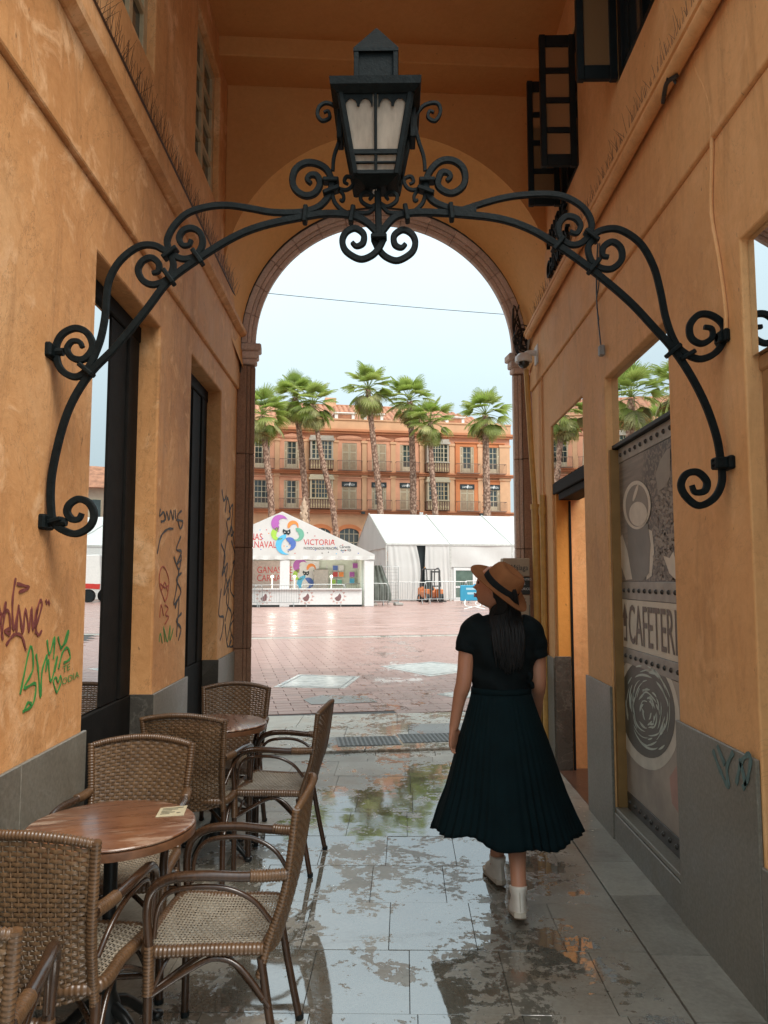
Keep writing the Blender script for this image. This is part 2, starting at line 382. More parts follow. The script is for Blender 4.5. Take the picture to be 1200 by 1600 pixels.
def spikes(mp, s0, s1, z, d, n, hmax=0.17):
    mb = MB()
    for i in range(n):
        s = s0+(s1-s0)*(i+random.random()*0.8)/n
        if random.random() < 0.06: continue
        h = random.uniform(0.55, 1.0)*hmax; ang = random.choice((-1, -.5, 0, .5, 1))*0.55+random.uniform(-.15, .15)
        p = Vector((s, d, z)); q = p+Vector((random.uniform(-.02, .02), abs(ang)*h*0.6*(1 if i % 2 else 0.4), 1.0*h*cos(ang)))+Vector((ang*h*0.6, 0, 0))
        mb.tube([mp(*p), mp(*q)], [0.0016, 0.0008], 3)
    return mb

# ---- floor
floor = thing('passage_floor', (0, 3, 0), None, None, kind='structure')
part('bedding', MB().box((-2.2, -6, -0.12), (1.9, 7.30, -0.012)), GROUT, floor)
for r_ in range(-2, 13):
    y0 = 1.02+r_*0.492
    if y0 > 7.2: continue
    off = random.uniform(-0.16, 0.16) if r_ % 2 else random.uniform(0.02, .2)
    x = -1.75+off*0.6
    while x < 1.06:
        w = random.choice((0.385, 0.385, 0.40, 0.58))
        x1 = min(x+w, 1.075)
        if 1.075-x1 < 0.12: x1 = 1.075
        y1 = y0+0.492
        if y1 > 7.16: y1 = 7.16
        g = 0.0016; t = [random.uniform(-0.0018, 0.0018) for _ in range(4)]
        def slp(X, Y, Z, x0=x, xx=x1, ya=y0, yb=y1, t=t):
            if Z > -0.01: Z += t[0]*0.5+t[1]*((X-x0)/(xx-x0)-.5)*0.7+t[2]*((Y-ya)/(yb-ya)-.5)*0.7
            sh = 0.010*(Y-3.0)
            return (X+(sh if X < 1.0 else 0), Y, Z)
        if y1-y0 > 0.08:
            part('paving_slab', MB().cbox((x+g, y0+g, -0.05), (x1-g, y1-g, 0.0), 0.0003, fn=slp), SLAB, floor)
        x = x1
y = 0.6; k = 0
while y < 7.1:                                                     # border course along the right wall, one fingertip higher
    l = (0.62, 0.47, 0.55, 0.70, 0.5)[k % 5]; y1 = min(y+l, 7.16)
    part('border_slab', MB().cbox((1.079, y+.002, -0.05), (1.36, y1-.002, 0.007), 0.001), SLAB_E, floor); y = y1; k += 1
def SK(x, w, z): return Vector((x, 7.33+0.15*x+w, z))               # threshold courses, skewed like the plaza
for i in range(-4, 5):
    x = i*0.55-0.2
    part('paving_slab', MB().cbox((x+.003, -0.27, -0.05), (x+.547, -0.004, 0.0), 0.0003, fn=SK), SLAB if i % 3 else PALE, floor)
plaza = thing('plaza_paving', (0, 20, 0), None, None, kind='structure')
part('joint_bed', MB().box((-6, 0.0, -0.05), (6, 2.4, -0.010), fn=SK), GROUT, plaza)
for i in range(-6, 7):                                             # pale kerb strip, granite row, pale marble row
    x = i*0.82-0.3
    part('kerb_stone', MB().cbox((x+.003, 0.0, -0.04), (x+.817, 0.155, 0.022), 0.008, fn=SK), PALE, plaza)
for i in range(-9, 10):
    x = i*0.66-0.15; dark = i in (-1, 1)
    part('granite_slab', MB().cbox((x+.003, 0.16, -0.04), (x+.657, 0.72, 0.0), 0.0003, fn=SK), GRAN if dark else PALE, plaza)
    x2 = i*0.66+0.12
    part('granite_slab', MB().cbox((x2+.003, 0.725, -0.04), (x2+.657, 1.33, 0.0), 0.0003, fn=SK), GRAN if i in (0, 2) else PALE, plaza)
for i in range(-5, 6):
    x = i*1.1
    part('marble_slab', MB().cbox((x+.003, 1.335, -0.04), (x+1.097, 2.05, 0.0), 0.0003, fn=SK), PALE, plaza)
for cxp in ((575, 1158), (672, 1153)):                              # two cast covers set in the granite
    c = on_z(*cxp, 0)
    mb = MB(); mb.cbox((-.31, -.21, -.02), (.31, .21, .004), .004)
    for a in range(-6, 7):
        for b in range(-4, 5): mb.box((a*.045-.012, b*.045-.012, .004), (a*.045+.012, b*.045+.012, .007))
    mb.v = [tuple(Vector((c.x, c.y, 0.001))+AU*v[0]+AW*v[1]+Vector((0, 0, v[2]))) for v in mb.v]
    part('cast_cover', mb, simple('cast_iron', (0.10, 0.105, 0.10), 0.4, 0.3, 0.3, 20), plaza)
# bricks of the plaza
TP = radians(12.5); PU = Vector((cos(TP), sin(TP), 0)); PW = Vector((-sin(TP), cos(TP), 0)); PO = Vector((0, 9.40, 0))
def PL(u, w, z): return PO+PU*u+PW*w+Vector((0, 0, z))
pav = []
for j in range(0, 62):
    w0 = j*0.2
    for i in range(-34, 26):
        u0 = i*0.4+(0.2 if j % 2 else 0)
        c = PL(u0+.2, w0+.1, 0)
        if c.x < -0.215*c.y-0.3 or c.x > 0.17*c.y+.3: continue
        if SK(c.x, 2.05, 0).y > c.y-0.13: continue
        pav.append((c.y, u0, w0))
pav.sort()
stuff = MB(); shared = None
for k, (_, u0, w0) in enumerate(pav):
    z = random.uniform(-0.0022, 0.0)
    if k < 300:
        if shared is None:
            mb = MB().cbox((.004, .004, -.04), (.396, .196, 0), .004); me = mb.mesh('paver'); recalc(me); me.materials.append(PAVER); shared = me
        o = bpy.data.objects.new('paver', shared); COL.objects.link(o); o.parent = plaza
        o.location = PL(u0, w0, z)-plaza.location; o.rotation_euler = (0, 0, TP)
    else:
        stuff.cbox((u0+.004, w0+.004, -.04), (u0+.396, w0+.196, z), .004, fn=PL)
part('pavers', stuff, PAVER, plaza, kind='stuff')
part('joint_bed', MB().box((-14, 0, -0.05), (14, 12.4, -0.011), fn=PL), GROUT, plaza)
def brick_ground():
    M = NT('brick_plaza'); v = M.coord('World', (1, 1, 1), (0, 0, -TP))
    br = M.n('TexBrick', Vector=v, Scale=1.0); br.inputs['Brick Width'].default_value = 0.4; br.inputs['Row Height'].default_value = 0.2
    br.inputs['Mortar Size'].default_value = 0.006; br.inputs['Color1'].default_value = (0.38, 0.215, 0.175, 1); br.inputs['Color2'].default_value = (0.46, 0.285, 0.24, 1); br.inputs['Mortar'].default_value = (0.20, 0.14, 0.12, 1)
    n = M.noise(v, 0.5, 6, 0.6); n2 = M.noise(v, 0.12, 5, 0.6)
    st = M.noise(M.coord('World', (0.35, 1.6, 1), (0, 0, -TP)), 1.2, 5, 0.6)
    c = M.mix(M.ramp(n, [(0.35, 0.0), (0.7, 0.5)]), br.outputs['Color'], (0.34, 0.20, 0.165))
    c = M.mix(M.ramp(st, [(0.5, 0.0), (0.7, 0.45)]), c, (0.56, 0.42, 0.37))
    M.set_b(color=c, rough=M.ramp(st, [(0.42, 0.24), (0.6, 0.55)]), ior=1.5); M.bump(M.math('ADD', br.outputs['Fac'], n), 0.15, 0.004); return M.m
gr = part('plaza_ground', MB().add([PL(-400, 12.3, -0.004), PL(400, 12.3, -0.004), PL(400, 700, -0.004), PL(-400, 700, -0.004)], [(0,1,2,3)])
     .add([PL(-400, 12.3, -0.004), PL(-12.6, 12.3, -0.004), PL(-12.6, -60, -0.004), PL(-400, -60, -0.004)], [(0,1,2,3)])
     .add([PL(12.6, 12.3, -0.004), PL(400, 12.3, -0.004), PL(400, -60, -0.004), PL(12.6, -60, -0.004)], [(0,1,2,3)]), brick_ground()); gr['kind'] = 'structure'
# gutter line and inlaid plates
c0 = on_z(560, 994, 0)
gt = MB(); gt.box((-14, -.06, -.003), (14, .06, .002)); gt.v = [tuple(c0+PU*v[0]+PW*v[1]+Vector((0, 0, v[2]))) for v in gt.v]
part('gutter', gt, GROUT, plaza)
for i in range(-9, 9):
    mb = MB().cbox((i*1.2+.01, -.48, -.003), (i*1.2+1.19, -.075, .004), .003); mb.v = [tuple(c0+PU*v[0]+PW*v[1]+Vector((0, 0, v[2]))) for v in mb.v]
    part('gutter_slab', mb, PALE, plaza)
def inlay_mat():
    M = NT('inlaid_plate'); v = M.coord('World', (1, 1, 1), (0, 0, -TP))
    w = M.n('TexBrick', Vector=v, Scale=1.0); w.inputs['Brick Width'].default_value = 0.55; w.inputs['Row Height'].default_value = 0.09; w.inputs['Mortar Size'].default_value = 0.02
    w.inputs['Color1'].default_value = (0.62, 0.66, 0.63, 1); w.inputs['Color2'].default_value = (0.42, 0.46, 0.44, 1); w.inputs['Mortar'].default_value = (0.70, 0.72, 0.68, 1)
    c = M.mix(M.ramp(M.noise(v, 7, 6, 0.7), [(0.4, 0.0), (0.62, 0.75)]), w.outputs['Color'], (0.28, 0.31, 0.30))
    M.set_b(color=c, rough=0.22, ior=1.8); return M.m
INL = inlay_mat()
for quad, m in ((((427, 1074), (467, 1054), (563, 1057), (538, 1076)), INL), (((594, 1041), (676, 1034), (770, 1044), (672, 1057)), INL),
                (((474, 1093), (505, 1086), (572, 1088), (590, 1097), (487, 1101)), GRAN), (((682, 1085), (720, 1079), (790, 1083), (720, 1092)), INL)):
    pts = [on_z(x, y, 0.0) for x, y in quad]; c = sum(pts, Vector())/len(pts)
    part('inlaid_plate', MB().prism([p+Vector((0, 0, -.01)) for p in pts], (0, 0, .014)), m, plaza)
    if m is INL:
        ins = [p*.88+c*.12 for p in pts]; mid = [p*.84+c*.16 for p in pts]
        mb = MB()
        for k in range(len(ins)):
            a, b, e, f = ins[k], ins[(k+1) % len(ins)], mid[(k+1) % len(ins)], mid[k]
            mb.prism([q+Vector((0, 0, .004)) for q in (a, b, e, f)], (0, 0, .002))
        part('plate_border', mb, GRAN, plaza)

# ---- left wall
lw = thing('passage_wall', (-1.4, 3, 0), 'long left wall of the passage, ochre plaster scrawled with graffiti, two deep dark openings', 'wall')
def sl(s, z):
    if 3.46 < s < 4.55 and z < 3.13: return False
    if 5.37 < s < 6.48 and z < 3.21: return False
    return True
part('plaster_face', wall_grid(L, [0.9, 3.46, 4.55, 5.37, 6.48, 7.38], [0, 3.13, 3.21, 3.42], sl, 0.0, -0.42), PL_L, lw, bevel=0.012, merge=True)
part('frieze', wall_grid(L, [0.9, 7.36], [3.42, 3.93], lambda s, z: True, 0.022, -0.42), PL_L, lw, bevel=0.012, merge=True)
part('cornice', MB().prism([L(0.9, d, z) for d, z in ((0, 3.93), (.035, 3.93), (.075, 3.955), (.082, 3.985), (.06, 4.005), (.02, 4.03), (0.02, 4.03))], L(7.34, 0, 0)-L(0.9, 0, 0)), PL_L, lw)
part('upper_band', wall_grid(L, [0.9, 7.3], [4.03, 4.22], lambda s, z: True, 0.018, -0.42), PL_L, lw, bevel=0.008, merge=True)
part('spike_rail', MB().tube([L(0.9, .022, 4.224), L(7.2, .022, 4.224)], 0.007, 5), SPIKE, lw)
part('bird_spikes', spikes(L, 1.0, 7.1, 4.222, 0.022, 420), SPIKE, lw, kind='stuff')
UPW = [(3.55, 4.28, 4.58, 5.80), (5.33, 6.18, 4.72, 5.86)]
def su(s, z): return not any(a < s < b and c < z < e for a, b, c, e in UPW)
part('upper_plaster', wall_grid(L, [2.7, 3.55, 4.28, 5.33, 6.18, 6.75], [4.22, 4.58, 4.72, 5.80, 5.86, 6.6], su, 0.0, -0.42), PL_L, lw, bevel=0.010, merge=True)
for a, b, c, e in UPW:
    w = part('window', wall_grid(L, [a, a+.07, a+.40, a+.46, b-.07, b] if b-a < .8 else [a, a+.08, a+.40, a+.46, b-.08, b], [c, c+.07]+[c+.07+i*(e-c-.14)/4+q for i in range(1, 4) for q in (-.018, .018)]+[e-.07, e],
             (lambda a, b, c, e: lambda s, z: (s-a < .075 or b-s < .075 or .40 < s-a < .46 or z-c < .07 or e-z < .07 or any(abs(z-(c+.07+i*(e-c-.14)/4)) < .018 for i in (1, 2, 3))))(a, b, c, e), -0.05, -0.09), CREAMP, lw, bevel=0.004, merge=True)
    part('window_pane', MB().box((a+.01, -.085, c+.01), (b-.01, -.075, e-.01), fn=L), DKGLASS, w)
# dado of grey marble, slab by slab
def dado(mp, wall, runs, z1=0.93, d=0.018, m=MARBLE, ends=()):
    for a, b in runs:
        n = max(1, round((b-a)/0.72))
        for i in range(n):
            s0, s1 = a+(b-a)*i/n, a+(b-a)*(i+1)/n
            part('dado_slab', MB().cbox((s0+.0015, 0.002, 0.0), (s1-.0015, d, z1), .003, fn=mp), m, wall)
dado(L, lw, [(0.9, 3.475), (4.535, 5.385), (6.465, 7.36)])
for s in (4.55, 6.48):                                            # far jambs, faced with dark marble below
    part('jamb_slab', MB().cbox((s-.014, -.20, 0), (s-.001, .0165, .929), .002, fn=L), MARBLE_D, lw)
for (a, b, zt) in ((3.46, 4.55, 3.13), (5.37, 6.48, 3.21)):        # joinery inside the two openings
    f = MB()
    f.cbox((a+.002, -.30, zt-.10), (b-.002, -.115, zt-.002), .006, fn=L)
    f.cbox((b-.22, -.30, 0.93), (b-.03, -.115, zt-.10), .006, fn=L); f.cbox((b-.03, -.30, 0.93), (b-.002, -.145, zt-.10), .006, fn=L)
    f.cbox((b-.50, -.30, 0.93), (b-.222, -.128, zt-.10), .006, fn=L); f.cbox((a+.002, -.30, 0.93), (a+.05, -.12, zt-.10), .006, fn=L)
    if a > 5: f.cbox((a+.05, -.30, 0.93), (b-.50, -.14, zt-.10), .006, fn=L)
    fr = part('window_frame', f, DKWOOD, lw)
    if a < 5: part('mirror_pane', MB().box((a+.05, -.20, .935), (b-.50, -.135, zt-.10), fn=L), MIRROR, fr)
    part('window_apron', MB().cbox((a+.002, -.36, 0.0), (b-.016, -.115, .928), .004, fn=L), DKWOOD, lw)

# ---- graffiti: painted strokes, thin as paint, on the left wall
def spray(name, col): return simple(name, col, 0.7, 0, 0.2, 30)
MAROON, GREEN, BLACKG, REDG, TEALG = spray('maroon_marker', (0.20, 0.045, 0.035)), spray('green_marker', (0.04, 0.26, 0.05)), spray('black_spray', (0.055, 0.047, 0.042)), spray('red_marker', (0.40, 0.07, 0.035)), spray('teal_spray', (0.10, 0.165, 0.16))
def strokes(paths, wd, onf, out, n=5):
    mb = MB()
    for p in paths:
        q = catmull([onf(x, y) for x, y in p], n) if len(p) > 2 else [onf(*v) for v in p]
        m = len(q); rings = []
        for i in range(m):
            t = (q[min(i+1, m-1)]-q[max(i-1, 0)]).normalized(); s = t.cross(out).normalized()*wd*(0.5+0.14*sin(i*1.7))
            rings.append([q[i]+s, q[i]-s, q[i]-s-out*.0015, q[i]+s-out*.0015])
        mb.ringloft(rings)
    return mb
LN = Vector((1, .035, 0)).normalized(); fL = lambda x, y: onL(x, y, .0035)
part('maroon_tag', strokes([[(-2,945),(4,962),(10,940),(4,985),(2,990)], [(5,1000),(2,965),(14,955),(16,990),(8,985),(18,982)], [(25,903),(20,940),(22,985),(30,945)], [(27,912),(46,918),(30,925)], [(26,990),(30,950),(36,990),(40,952),(46,988)], [(46,985),(50,950),(52,985),(58,950),(56,990)], [(58,975),(66,945),(62,940),(56,975),(60,992),(66,985)], [(72,937),(74,944)], [(76,938),(78,945)], [(10,1008),(22,992),(34,994),(41,1016)]], .0115, fL, LN), MAROON, lw)
part('green_tag', strokes([[(32,1085),(48,1010),(52,1045),(38,1075),(56,1068),(52,1100),(36,1112)], [(57,1022),(60,1045),(64,1090),(66,1050),(74,1024),(72,1050)], [(74,1000),(78,1022),(86,995),(84,1030)], [(76,1030),(80,1065),(90,1025),(86,1050)], [(91,995),(97,1012),(107,985),(105,1000),(95,1014)], [(92,1045),(98,1020),(106,1012),(110,1028),(100,1036)], [(38,1112),(44,1098),(50,1100)]], .0105, fL, LN), GREEN, lw)
part('heart', strokes([[(89,1083),(84,1065),(88,1058),(91,1066),(95,1056),(96,1066),(89,1083)]], .008, fL, LN), GREEN, lw)
def wl(o, x, y, d=0): return onL(o[0]+x, o[1]-y, .0035)
for txt, ox, oy, sz in (('TE', 98, 1052, 15), ('ODIA', 97, 1071, 15)):
    part('small_lettering', text_mb(txt, sz, lambda x, y, d, o=(ox, oy): onL(o[0]+x*.72, o[1]-y+x*-.35, .004)), GREEN, lw)
part('black_tag', strokes([[(251,795),(250,806),(256,800),(258,812),(252,815)], [(259,812),(261,800),(264,813)], [(265,812),(267,798),(271,812),(272,797)], [(274,796),(275,810)], [(284,798),(278,806),(282,826),(286,815),(276,812)], [(246,865),(252,838),(262,827),(271,826)]], .014, fL, LN), BLACKG, lw)
part('black_tag', strokes([[(283,838),(276,858),(284,862),(277,880),(284,874)], [(272,870),(280,890),(284,868)], [(280,890),(276,920),(272,945),(283,925),(276,905),(284,895)], [(274,950),(280,935),(276,995)], [(284,958),(276,970),(283,982),(279,1000)]], .016, fL, LN), BLACKG, lw)
part('red_doodle', strokes([[(258,940),(250,915),(250,895),(256,885),(264,905),(262,930),(258,940)], [(251,912),(258,918),(264,914)], [(253,922),(258,910),(262,924)], [(250,965),(252,945),(256,962)], [(258,945),(263,950),(259,960),(264,964),(258,975)]], .008, fL, LN), REDG, lw)
part('green_scribble', strokes([[(249,1003),(251,990),(254,1005)], [(258,1003),(256,980),(262,1003),(266,978),(266,1000),(271,982)]], .009, fL, LN), GREEN, lw)
part('black_tag', strokes([[(347,765),(350,782),(354,775)], [(352,800),(356,778),(360,806),(355,812)], [(358,800),(364,790),(361,835),(366,830)], [(354,815),(358,835),(362,822),(366,850)], [(362,845),(368,870),(364,880)]], .022, fL, LN), BLACKG, lw)
part('black_tag', strokes([[(346,850),(352,870),(347,900),(356,880),(350,930),(358,905)], [(356,835),(350,880),(358,930),(352,970)], [(360,900),(354,940),(362,960),(355,1000)], [(366,880),(360,920),(369,940),(362,965)], [(368,965),(360,980),(366,1005),(359,1010),(362,990)], [(346,920),(342,960),(350,965),(347,990),(344,1000)], [(352,975),(356,1010),(362,1000)]], .019, fL, LN), BLACKG, lw)

# ---- right wall
rw = thing('passage_wall', (1.4, 3, 0), 'long right wall of the passage, clean ochre plaster with grey dado, shop fronts and mirror glass', 'wall')
def sr(s, z):
    if s < 2.94: return not (1.4 < s and .55 < z < 2.93)
    if 3.765 < s < 4.92 and z < 2.90: return False
    if 5.52 < s < 6.66 and z < 2.93: return False
    return True
part('plaster_face', wall_grid(R, [0.9, 1.4, 2.94, 3.765, 4.92, 5.52, 6.66, 7.55], [0, .55, 2.90, 2.93, 3.46], sr, 0.0, -0.30), PL_R, rw, bevel=0.008, merge=True)
part('frieze', wall_grid(R, [0.9, 7.55], [3.46, 3.99], lambda s, z: True, 0.018, -0.30), PL_R, rw, bevel=0.010, merge=True)
part('cornice', MB().prism([R(0.9, d, z) for d, z in ((0, 3.99), (.05, 3.99), (.085, 4.01), (.085, 4.04), (.05, 4.06), (0, 4.06))], R(7.5, 0, 0)-R(0.9, 0, 0)), PL_R, rw)
part('conduit', MB().tube([R(0.9, .062, 3.945), R(7.35, .062, 3.965)], .034, 10), PL_R, rw, smooth=60)
part('bird_spikes', spikes(R, 2.6, 7.2, 4.06, 0.03, 330), SPIKE, rw, kind='stuff')
UPR = [(3.62, 4.47, 4.62, 5.85), (5.46, 6.13, 4.66, 5.78)]
def sur(s, z): return not any(a < s < b and c < z < e for a, b, c, e in UPR)
part('upper_plaster', wall_grid(R, [2.7, 3.62, 4.47, 5.46, 6.13, 6.80], [4.06, 4.62, 4.66, 5.78, 5.85, 6.6], sur, 0.0, -0.30), PL_R, rw, bevel=0.010, merge=True)
for a, b, c, e in UPR:
    w = part('window', wall_grid(R, [a, a+.06, a+.39, a+.44, b-.06, b], [c, c+.06, (c+e)/2-.02, (c+e)/2+.02, e-.06, e],
             (lambda a, b, c, e: lambda s, z: (s-a < .06 or b-s < .06 or .39 < s-a < .44 or z-c < .06 or e-z < .06 or abs(z-(c+e)/2) < .02))(a, b, c, e), -0.012, -0.06), BLACKW, rw, bevel=.003, merge=True)
    part('window_pane', MB().box((a+.01, -.045, c+.01), (b-.01, -.035, e-.01), fn=R), DKGLASS, w)
SHG = mirror_mat('shutter_glass', (0.55, 0.5, 0.45), (0.30, 0.17, 0.08), 0.35)  # orange reflection of the walls mixed in as diffuse colour
for s, c, e, wd in ((4.45, 4.62, 5.80, .25), (5.50, 4.66, 5.70, .27), (6.10, 4.66, 5.74, .26), (3.64, 4.62, 5.80, .25)):
    bars = 2 if wd < .255 else 4
    zs = [c+.05+i*(e-c-.10)/bars for i in range(bars+1)]
    f = MB(); f.cbox((s-.02, .004, c), (s+.02, .05, e), .004, fn=R); f.cbox((s-.02, wd-.045, c), (s+.02, wd, e), .004, fn=R)
    for z in zs: f.cbox((s-.017, .05, z-(.022 if z not in (zs[0], zs[-1]) else .045)), (s+.017, wd-.045, z+(.022 if z not in (zs[0], zs[-1]) else .045)), .003, fn=R)
    sh = part('window_shutter', f, BLACKW, rw)
    part('shutter_pane', MB().box((s-.004, .045, c+.03), (s+.004, wd-.04, e-.03), fn=R), SHG, sh)
for txt, s0, z0, sz in (('PASAJE DE', 6.50, 4.46, .185), ('CHINITAS', 6.52, 4.19, .215)):
    part('metal_lettering', text_mb(txt, sz, lambda x, y, d, s0=s0, z0=z0: R(s0-x*.84, .012+d, z0+y), .030), IRON, rw)
dado(R, rw, [(2.945, 3.775), (4.905, 5.53), (6.65, 7.5)])
part('sill_slab', MB().cbox((3.777, -.05, 0), (4.903, .012, .17), .004, fn=R), MARBLE, rw)
part('sill_slab', MB().cbox((3.777, -.11, .172), (4.903, .004, .20), .003, fn=R), MARBLE, rw)
dado(R, rw, [(1.2, 2.94)], z1=.55)
# near shop window at the right edge
sf = part('shop_front', MB().cbox((2.80, -.13, .55), (2.935, -.06, 2.46), .006, fn=R).cbox((2.74, -.15, .55), (2.80, -.075, 2.46), .004, fn=R).cbox((1.42, -.15, 2.40), (2.935, -.05, 2.46), .006, fn=R).cbox((1.42, -.15, 2.32), (2.80, -.08, 2.40), .004, fn=R), simple('varnished_wood', (0.30, 0.16, 0.07), 0.4, 0, 0.35, 12), rw)
part('mirror_pane', MB().box((1.41, -.10, 2.462), (2.936, -.03, 2.926), fn=R), MIRROR, sf)
part('window_pane', MB().box((1.42, -.13, .56), (2.74, -.12, 2.32), fn=R), DKGLASS, sf)
part('poster_strip', MB().box((2.55, -.118, .7), (2.73, -.110, 2.28), fn=R), simple('lime_poster', (0.45, 0.45, 0.06), 0.5), sf)
# doorway and the small vestibule behind it, left roofless so daylight brightens it
part('mirror_pane', MB().box((5.522, -.10, 2.43), (6.658, -.012, 2.928), fn=R), MIRROR, rw)
dh = part('door_header', MB().cbox((5.522, -.26, 2.33), (6.658, -.006, 2.425), .006, fn=R).cbox((5.522, -.20, 2.27), (6.54, -.03, 2.33), .004, fn=R), DKWOOD, rw)
VEST = plaster('vestibule_glow_paint', (0.72, 0.30, 0.06), (0.66, 0.26, 0.05), (0.76, 0.34, 0.08), 0.05, 0.05)  # orange paint brightened to stand in for the glow of the lit room
part('vestibule', MB().box((6.60, -.14, 0.0), (6.659, -.02, 2.33), fn=R).box((6.95, -1.6, .10), (7.02, -.3005, 2.9), fn=R).box((5.1, -1.62, 0), (6.95, -1.55, 2.9), fn=R).box((5.05, -1.6, 0), (5.12, -.31, 2.9), fn=R), VEST, rw)
part('jamb_slab', MB().cbox((6.585, -.12, 0), (6.598, .017, .95), .002, fn=R), MARBLE_D, rw)
part('door_frame', MB().cbox((6.588, -.145, 0.0), (6.602, -.125, 2.27), .004, fn=R), BLACKW, rw)
part('vestibule_skirting', MB().cbox((6.925, -1.5, 0.0), (6.949, -.302, .12), .003, fn=R), DKWOOD, rw)
part('vestibule_floor', MB().box((5.12, -1.6, -.05), (6.98, -.002, .012), fn=R), wet_floor('vestibule_tile', (0.09, 0.045, 0.03), (0.16, 0.08, 0.05), (0.05, 0.03, 0.02), 0.85, 1.5), rw)
pf = thing('framed_notice', R(6.94, -.42, 1.55), 'small framed notice hanging on the orange wall inside the doorway', 'picture')
part('frame', MB().cbox((6.915, -.56, 1.56), (6.948, -.30, 1.96), .004, fn=R), CREAMP, pf); part('sheet', MB().box((6.905, -.54, 1.585), (6.914, -.32, 1.935), fn=R), simple('notice_paper', (0.62, 0.33, 0.14), 0.6, 0, .3, 20), pf)
# teal scrawl on the near dado
part('teal_scrawl', strokes([[(1113,1172),(1125,1205),(1138,1230),(1135,1200),(1145,1175)], [(1120,1165),(1132,1195)], [(1150,1225),(1158,1190),(1172,1180),(1168,1215),(1160,1232)], [(1155,1185),(1165,1228)]], .020, lambda x, y: on_x(x, y, 1.35-.0215), Vector((-1, 0, 0))), TEALG, rw)

# ---- ceiling, beam, wall with the big arch, flared vault
TC = 0.079
def C(x, y, z): return Vector((x, y+TC*x, z))
ce = thing('passage_ceiling', (0, 5, 6.0), 'flat ochre ceiling of the passage ending in a shallow beam above the lantern', 'ceiling')
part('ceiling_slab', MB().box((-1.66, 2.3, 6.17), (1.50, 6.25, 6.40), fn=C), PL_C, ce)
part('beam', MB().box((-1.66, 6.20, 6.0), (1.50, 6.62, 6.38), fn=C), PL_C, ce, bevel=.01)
ga = thing('arched_wall', (0, 6.6, 4.0), 'ochre wall above the flared vault, cut by the wide round arch behind the lantern', 'wall')
N = 48; big = []; sml = []
for i in range(N+1):
    a = pi*(1+0.06)-pi*1.12*i/N
    big.append((-.055+1.473*cos(a), 4.13+1.473*sin(a))); sml.append((1.425*cos(a), 3.885+1.425*sin(a)))
mb = MB()
for i in range(N):
    (x0, z0), (x1, z1) = big[i], big[i+1]
    mb.add([C(x0, 6.60, z0), C(x1, 6.60, z1), C(x1, 6.60, 6.02), C(x0, 6.60, 6.02), C(x0, 6.72, z0), C(x1, 6.72, z1), C(x1, 6.72, 6.02), C(x0, 6.72, 6.02)], [(0,1,2,3), (4,7,6,5), (0,4,5,1), (3,2,6,7)])
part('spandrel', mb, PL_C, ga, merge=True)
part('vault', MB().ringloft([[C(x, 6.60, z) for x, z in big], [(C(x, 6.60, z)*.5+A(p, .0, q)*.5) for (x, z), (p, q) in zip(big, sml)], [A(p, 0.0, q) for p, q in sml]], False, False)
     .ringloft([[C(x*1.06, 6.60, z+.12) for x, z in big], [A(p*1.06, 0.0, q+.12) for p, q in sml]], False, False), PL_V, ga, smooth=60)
# ---- archway to the plaza
ar = thing('stone_archway', AO, 'round moulded stone archway that frames the plaza at the end of the passage', 'arch')
nv = 15; ZC = 3.885
for (r0, r1, w0, w1, m) in ((1.372, 1.43, -.012, .10, ARCHLT), (1.335, 1.370, .012, .10, ARCHLT), (1.292, 1.333, .03, .09, ARCHLT)):
    for k in range(nv):
        a0, a1 = pi-pi*(k+.012)/nv, pi-pi*(k+.988)/nv; rings = []
        for i in range(6):
            a = a0+(a1-a0)*i/5
            rings.append([A(r*cos(a), w, ZC+r*sin(a)) for r, w in ((r0, w0+.004), (r0+.004, w0), (r1-.004, w0), (r1, w0+.004), (r1, w1), (r0, w1))])
        part('voussoir', MB().ringloft(rings), m, ar)
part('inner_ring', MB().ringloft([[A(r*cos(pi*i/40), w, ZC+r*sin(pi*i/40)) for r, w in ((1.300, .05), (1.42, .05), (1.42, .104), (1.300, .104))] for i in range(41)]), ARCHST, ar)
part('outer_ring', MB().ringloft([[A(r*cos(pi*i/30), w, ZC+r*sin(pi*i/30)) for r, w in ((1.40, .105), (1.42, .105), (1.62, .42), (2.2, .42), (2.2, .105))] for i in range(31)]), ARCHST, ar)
for sgn in (-1, 1):
    u = lambda x: sgn*x
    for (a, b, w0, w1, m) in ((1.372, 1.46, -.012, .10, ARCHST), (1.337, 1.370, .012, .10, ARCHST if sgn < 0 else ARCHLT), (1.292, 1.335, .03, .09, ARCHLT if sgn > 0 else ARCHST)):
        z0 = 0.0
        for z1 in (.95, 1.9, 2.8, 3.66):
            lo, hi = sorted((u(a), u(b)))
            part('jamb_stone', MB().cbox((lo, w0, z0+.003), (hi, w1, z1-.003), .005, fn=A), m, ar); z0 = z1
    part('pier', MB().prism([A(u(a), w, 0) for a, w in ((1.41, .105), (1.62, .42), (2.3, .42), (2.3, .105))], (0, 0, 3.9)), ARCHST, ar)
    lo, hi = sorted((u(1.300), u(1.45))); part('jamb_core', MB().box((lo, .05, 0), (hi, .104, 3.88), fn=A), ARCHST, ar)
    for (z0, z1, p) in ((3.68, 3.735, .015), (3.737, 3.81, .032), (3.812, 3.885, .055)):
        lo, hi = sorted((u(1.292-p), u(1.47))); part('capital', MB().cbox((lo, .015-p*.5, z0), (hi, .11+p, z1), .012, fn=A), ARCHLT, ar)
part('front_wall', MB().box((-2.2, .11, 6.08), (2.2, .42, 9), fn=A).box((-9, .3, 0), (-2.2, .81, 9), fn=A).box((2.2, .3, 0), (9, .81, 9), fn=A).box((-2.2, .12, 3.9), (-2.0, .80, 6.1), fn=A).box((2.0, .12, 3.9), (2.2, .80, 6.1), fn=A), PL_V, ar)
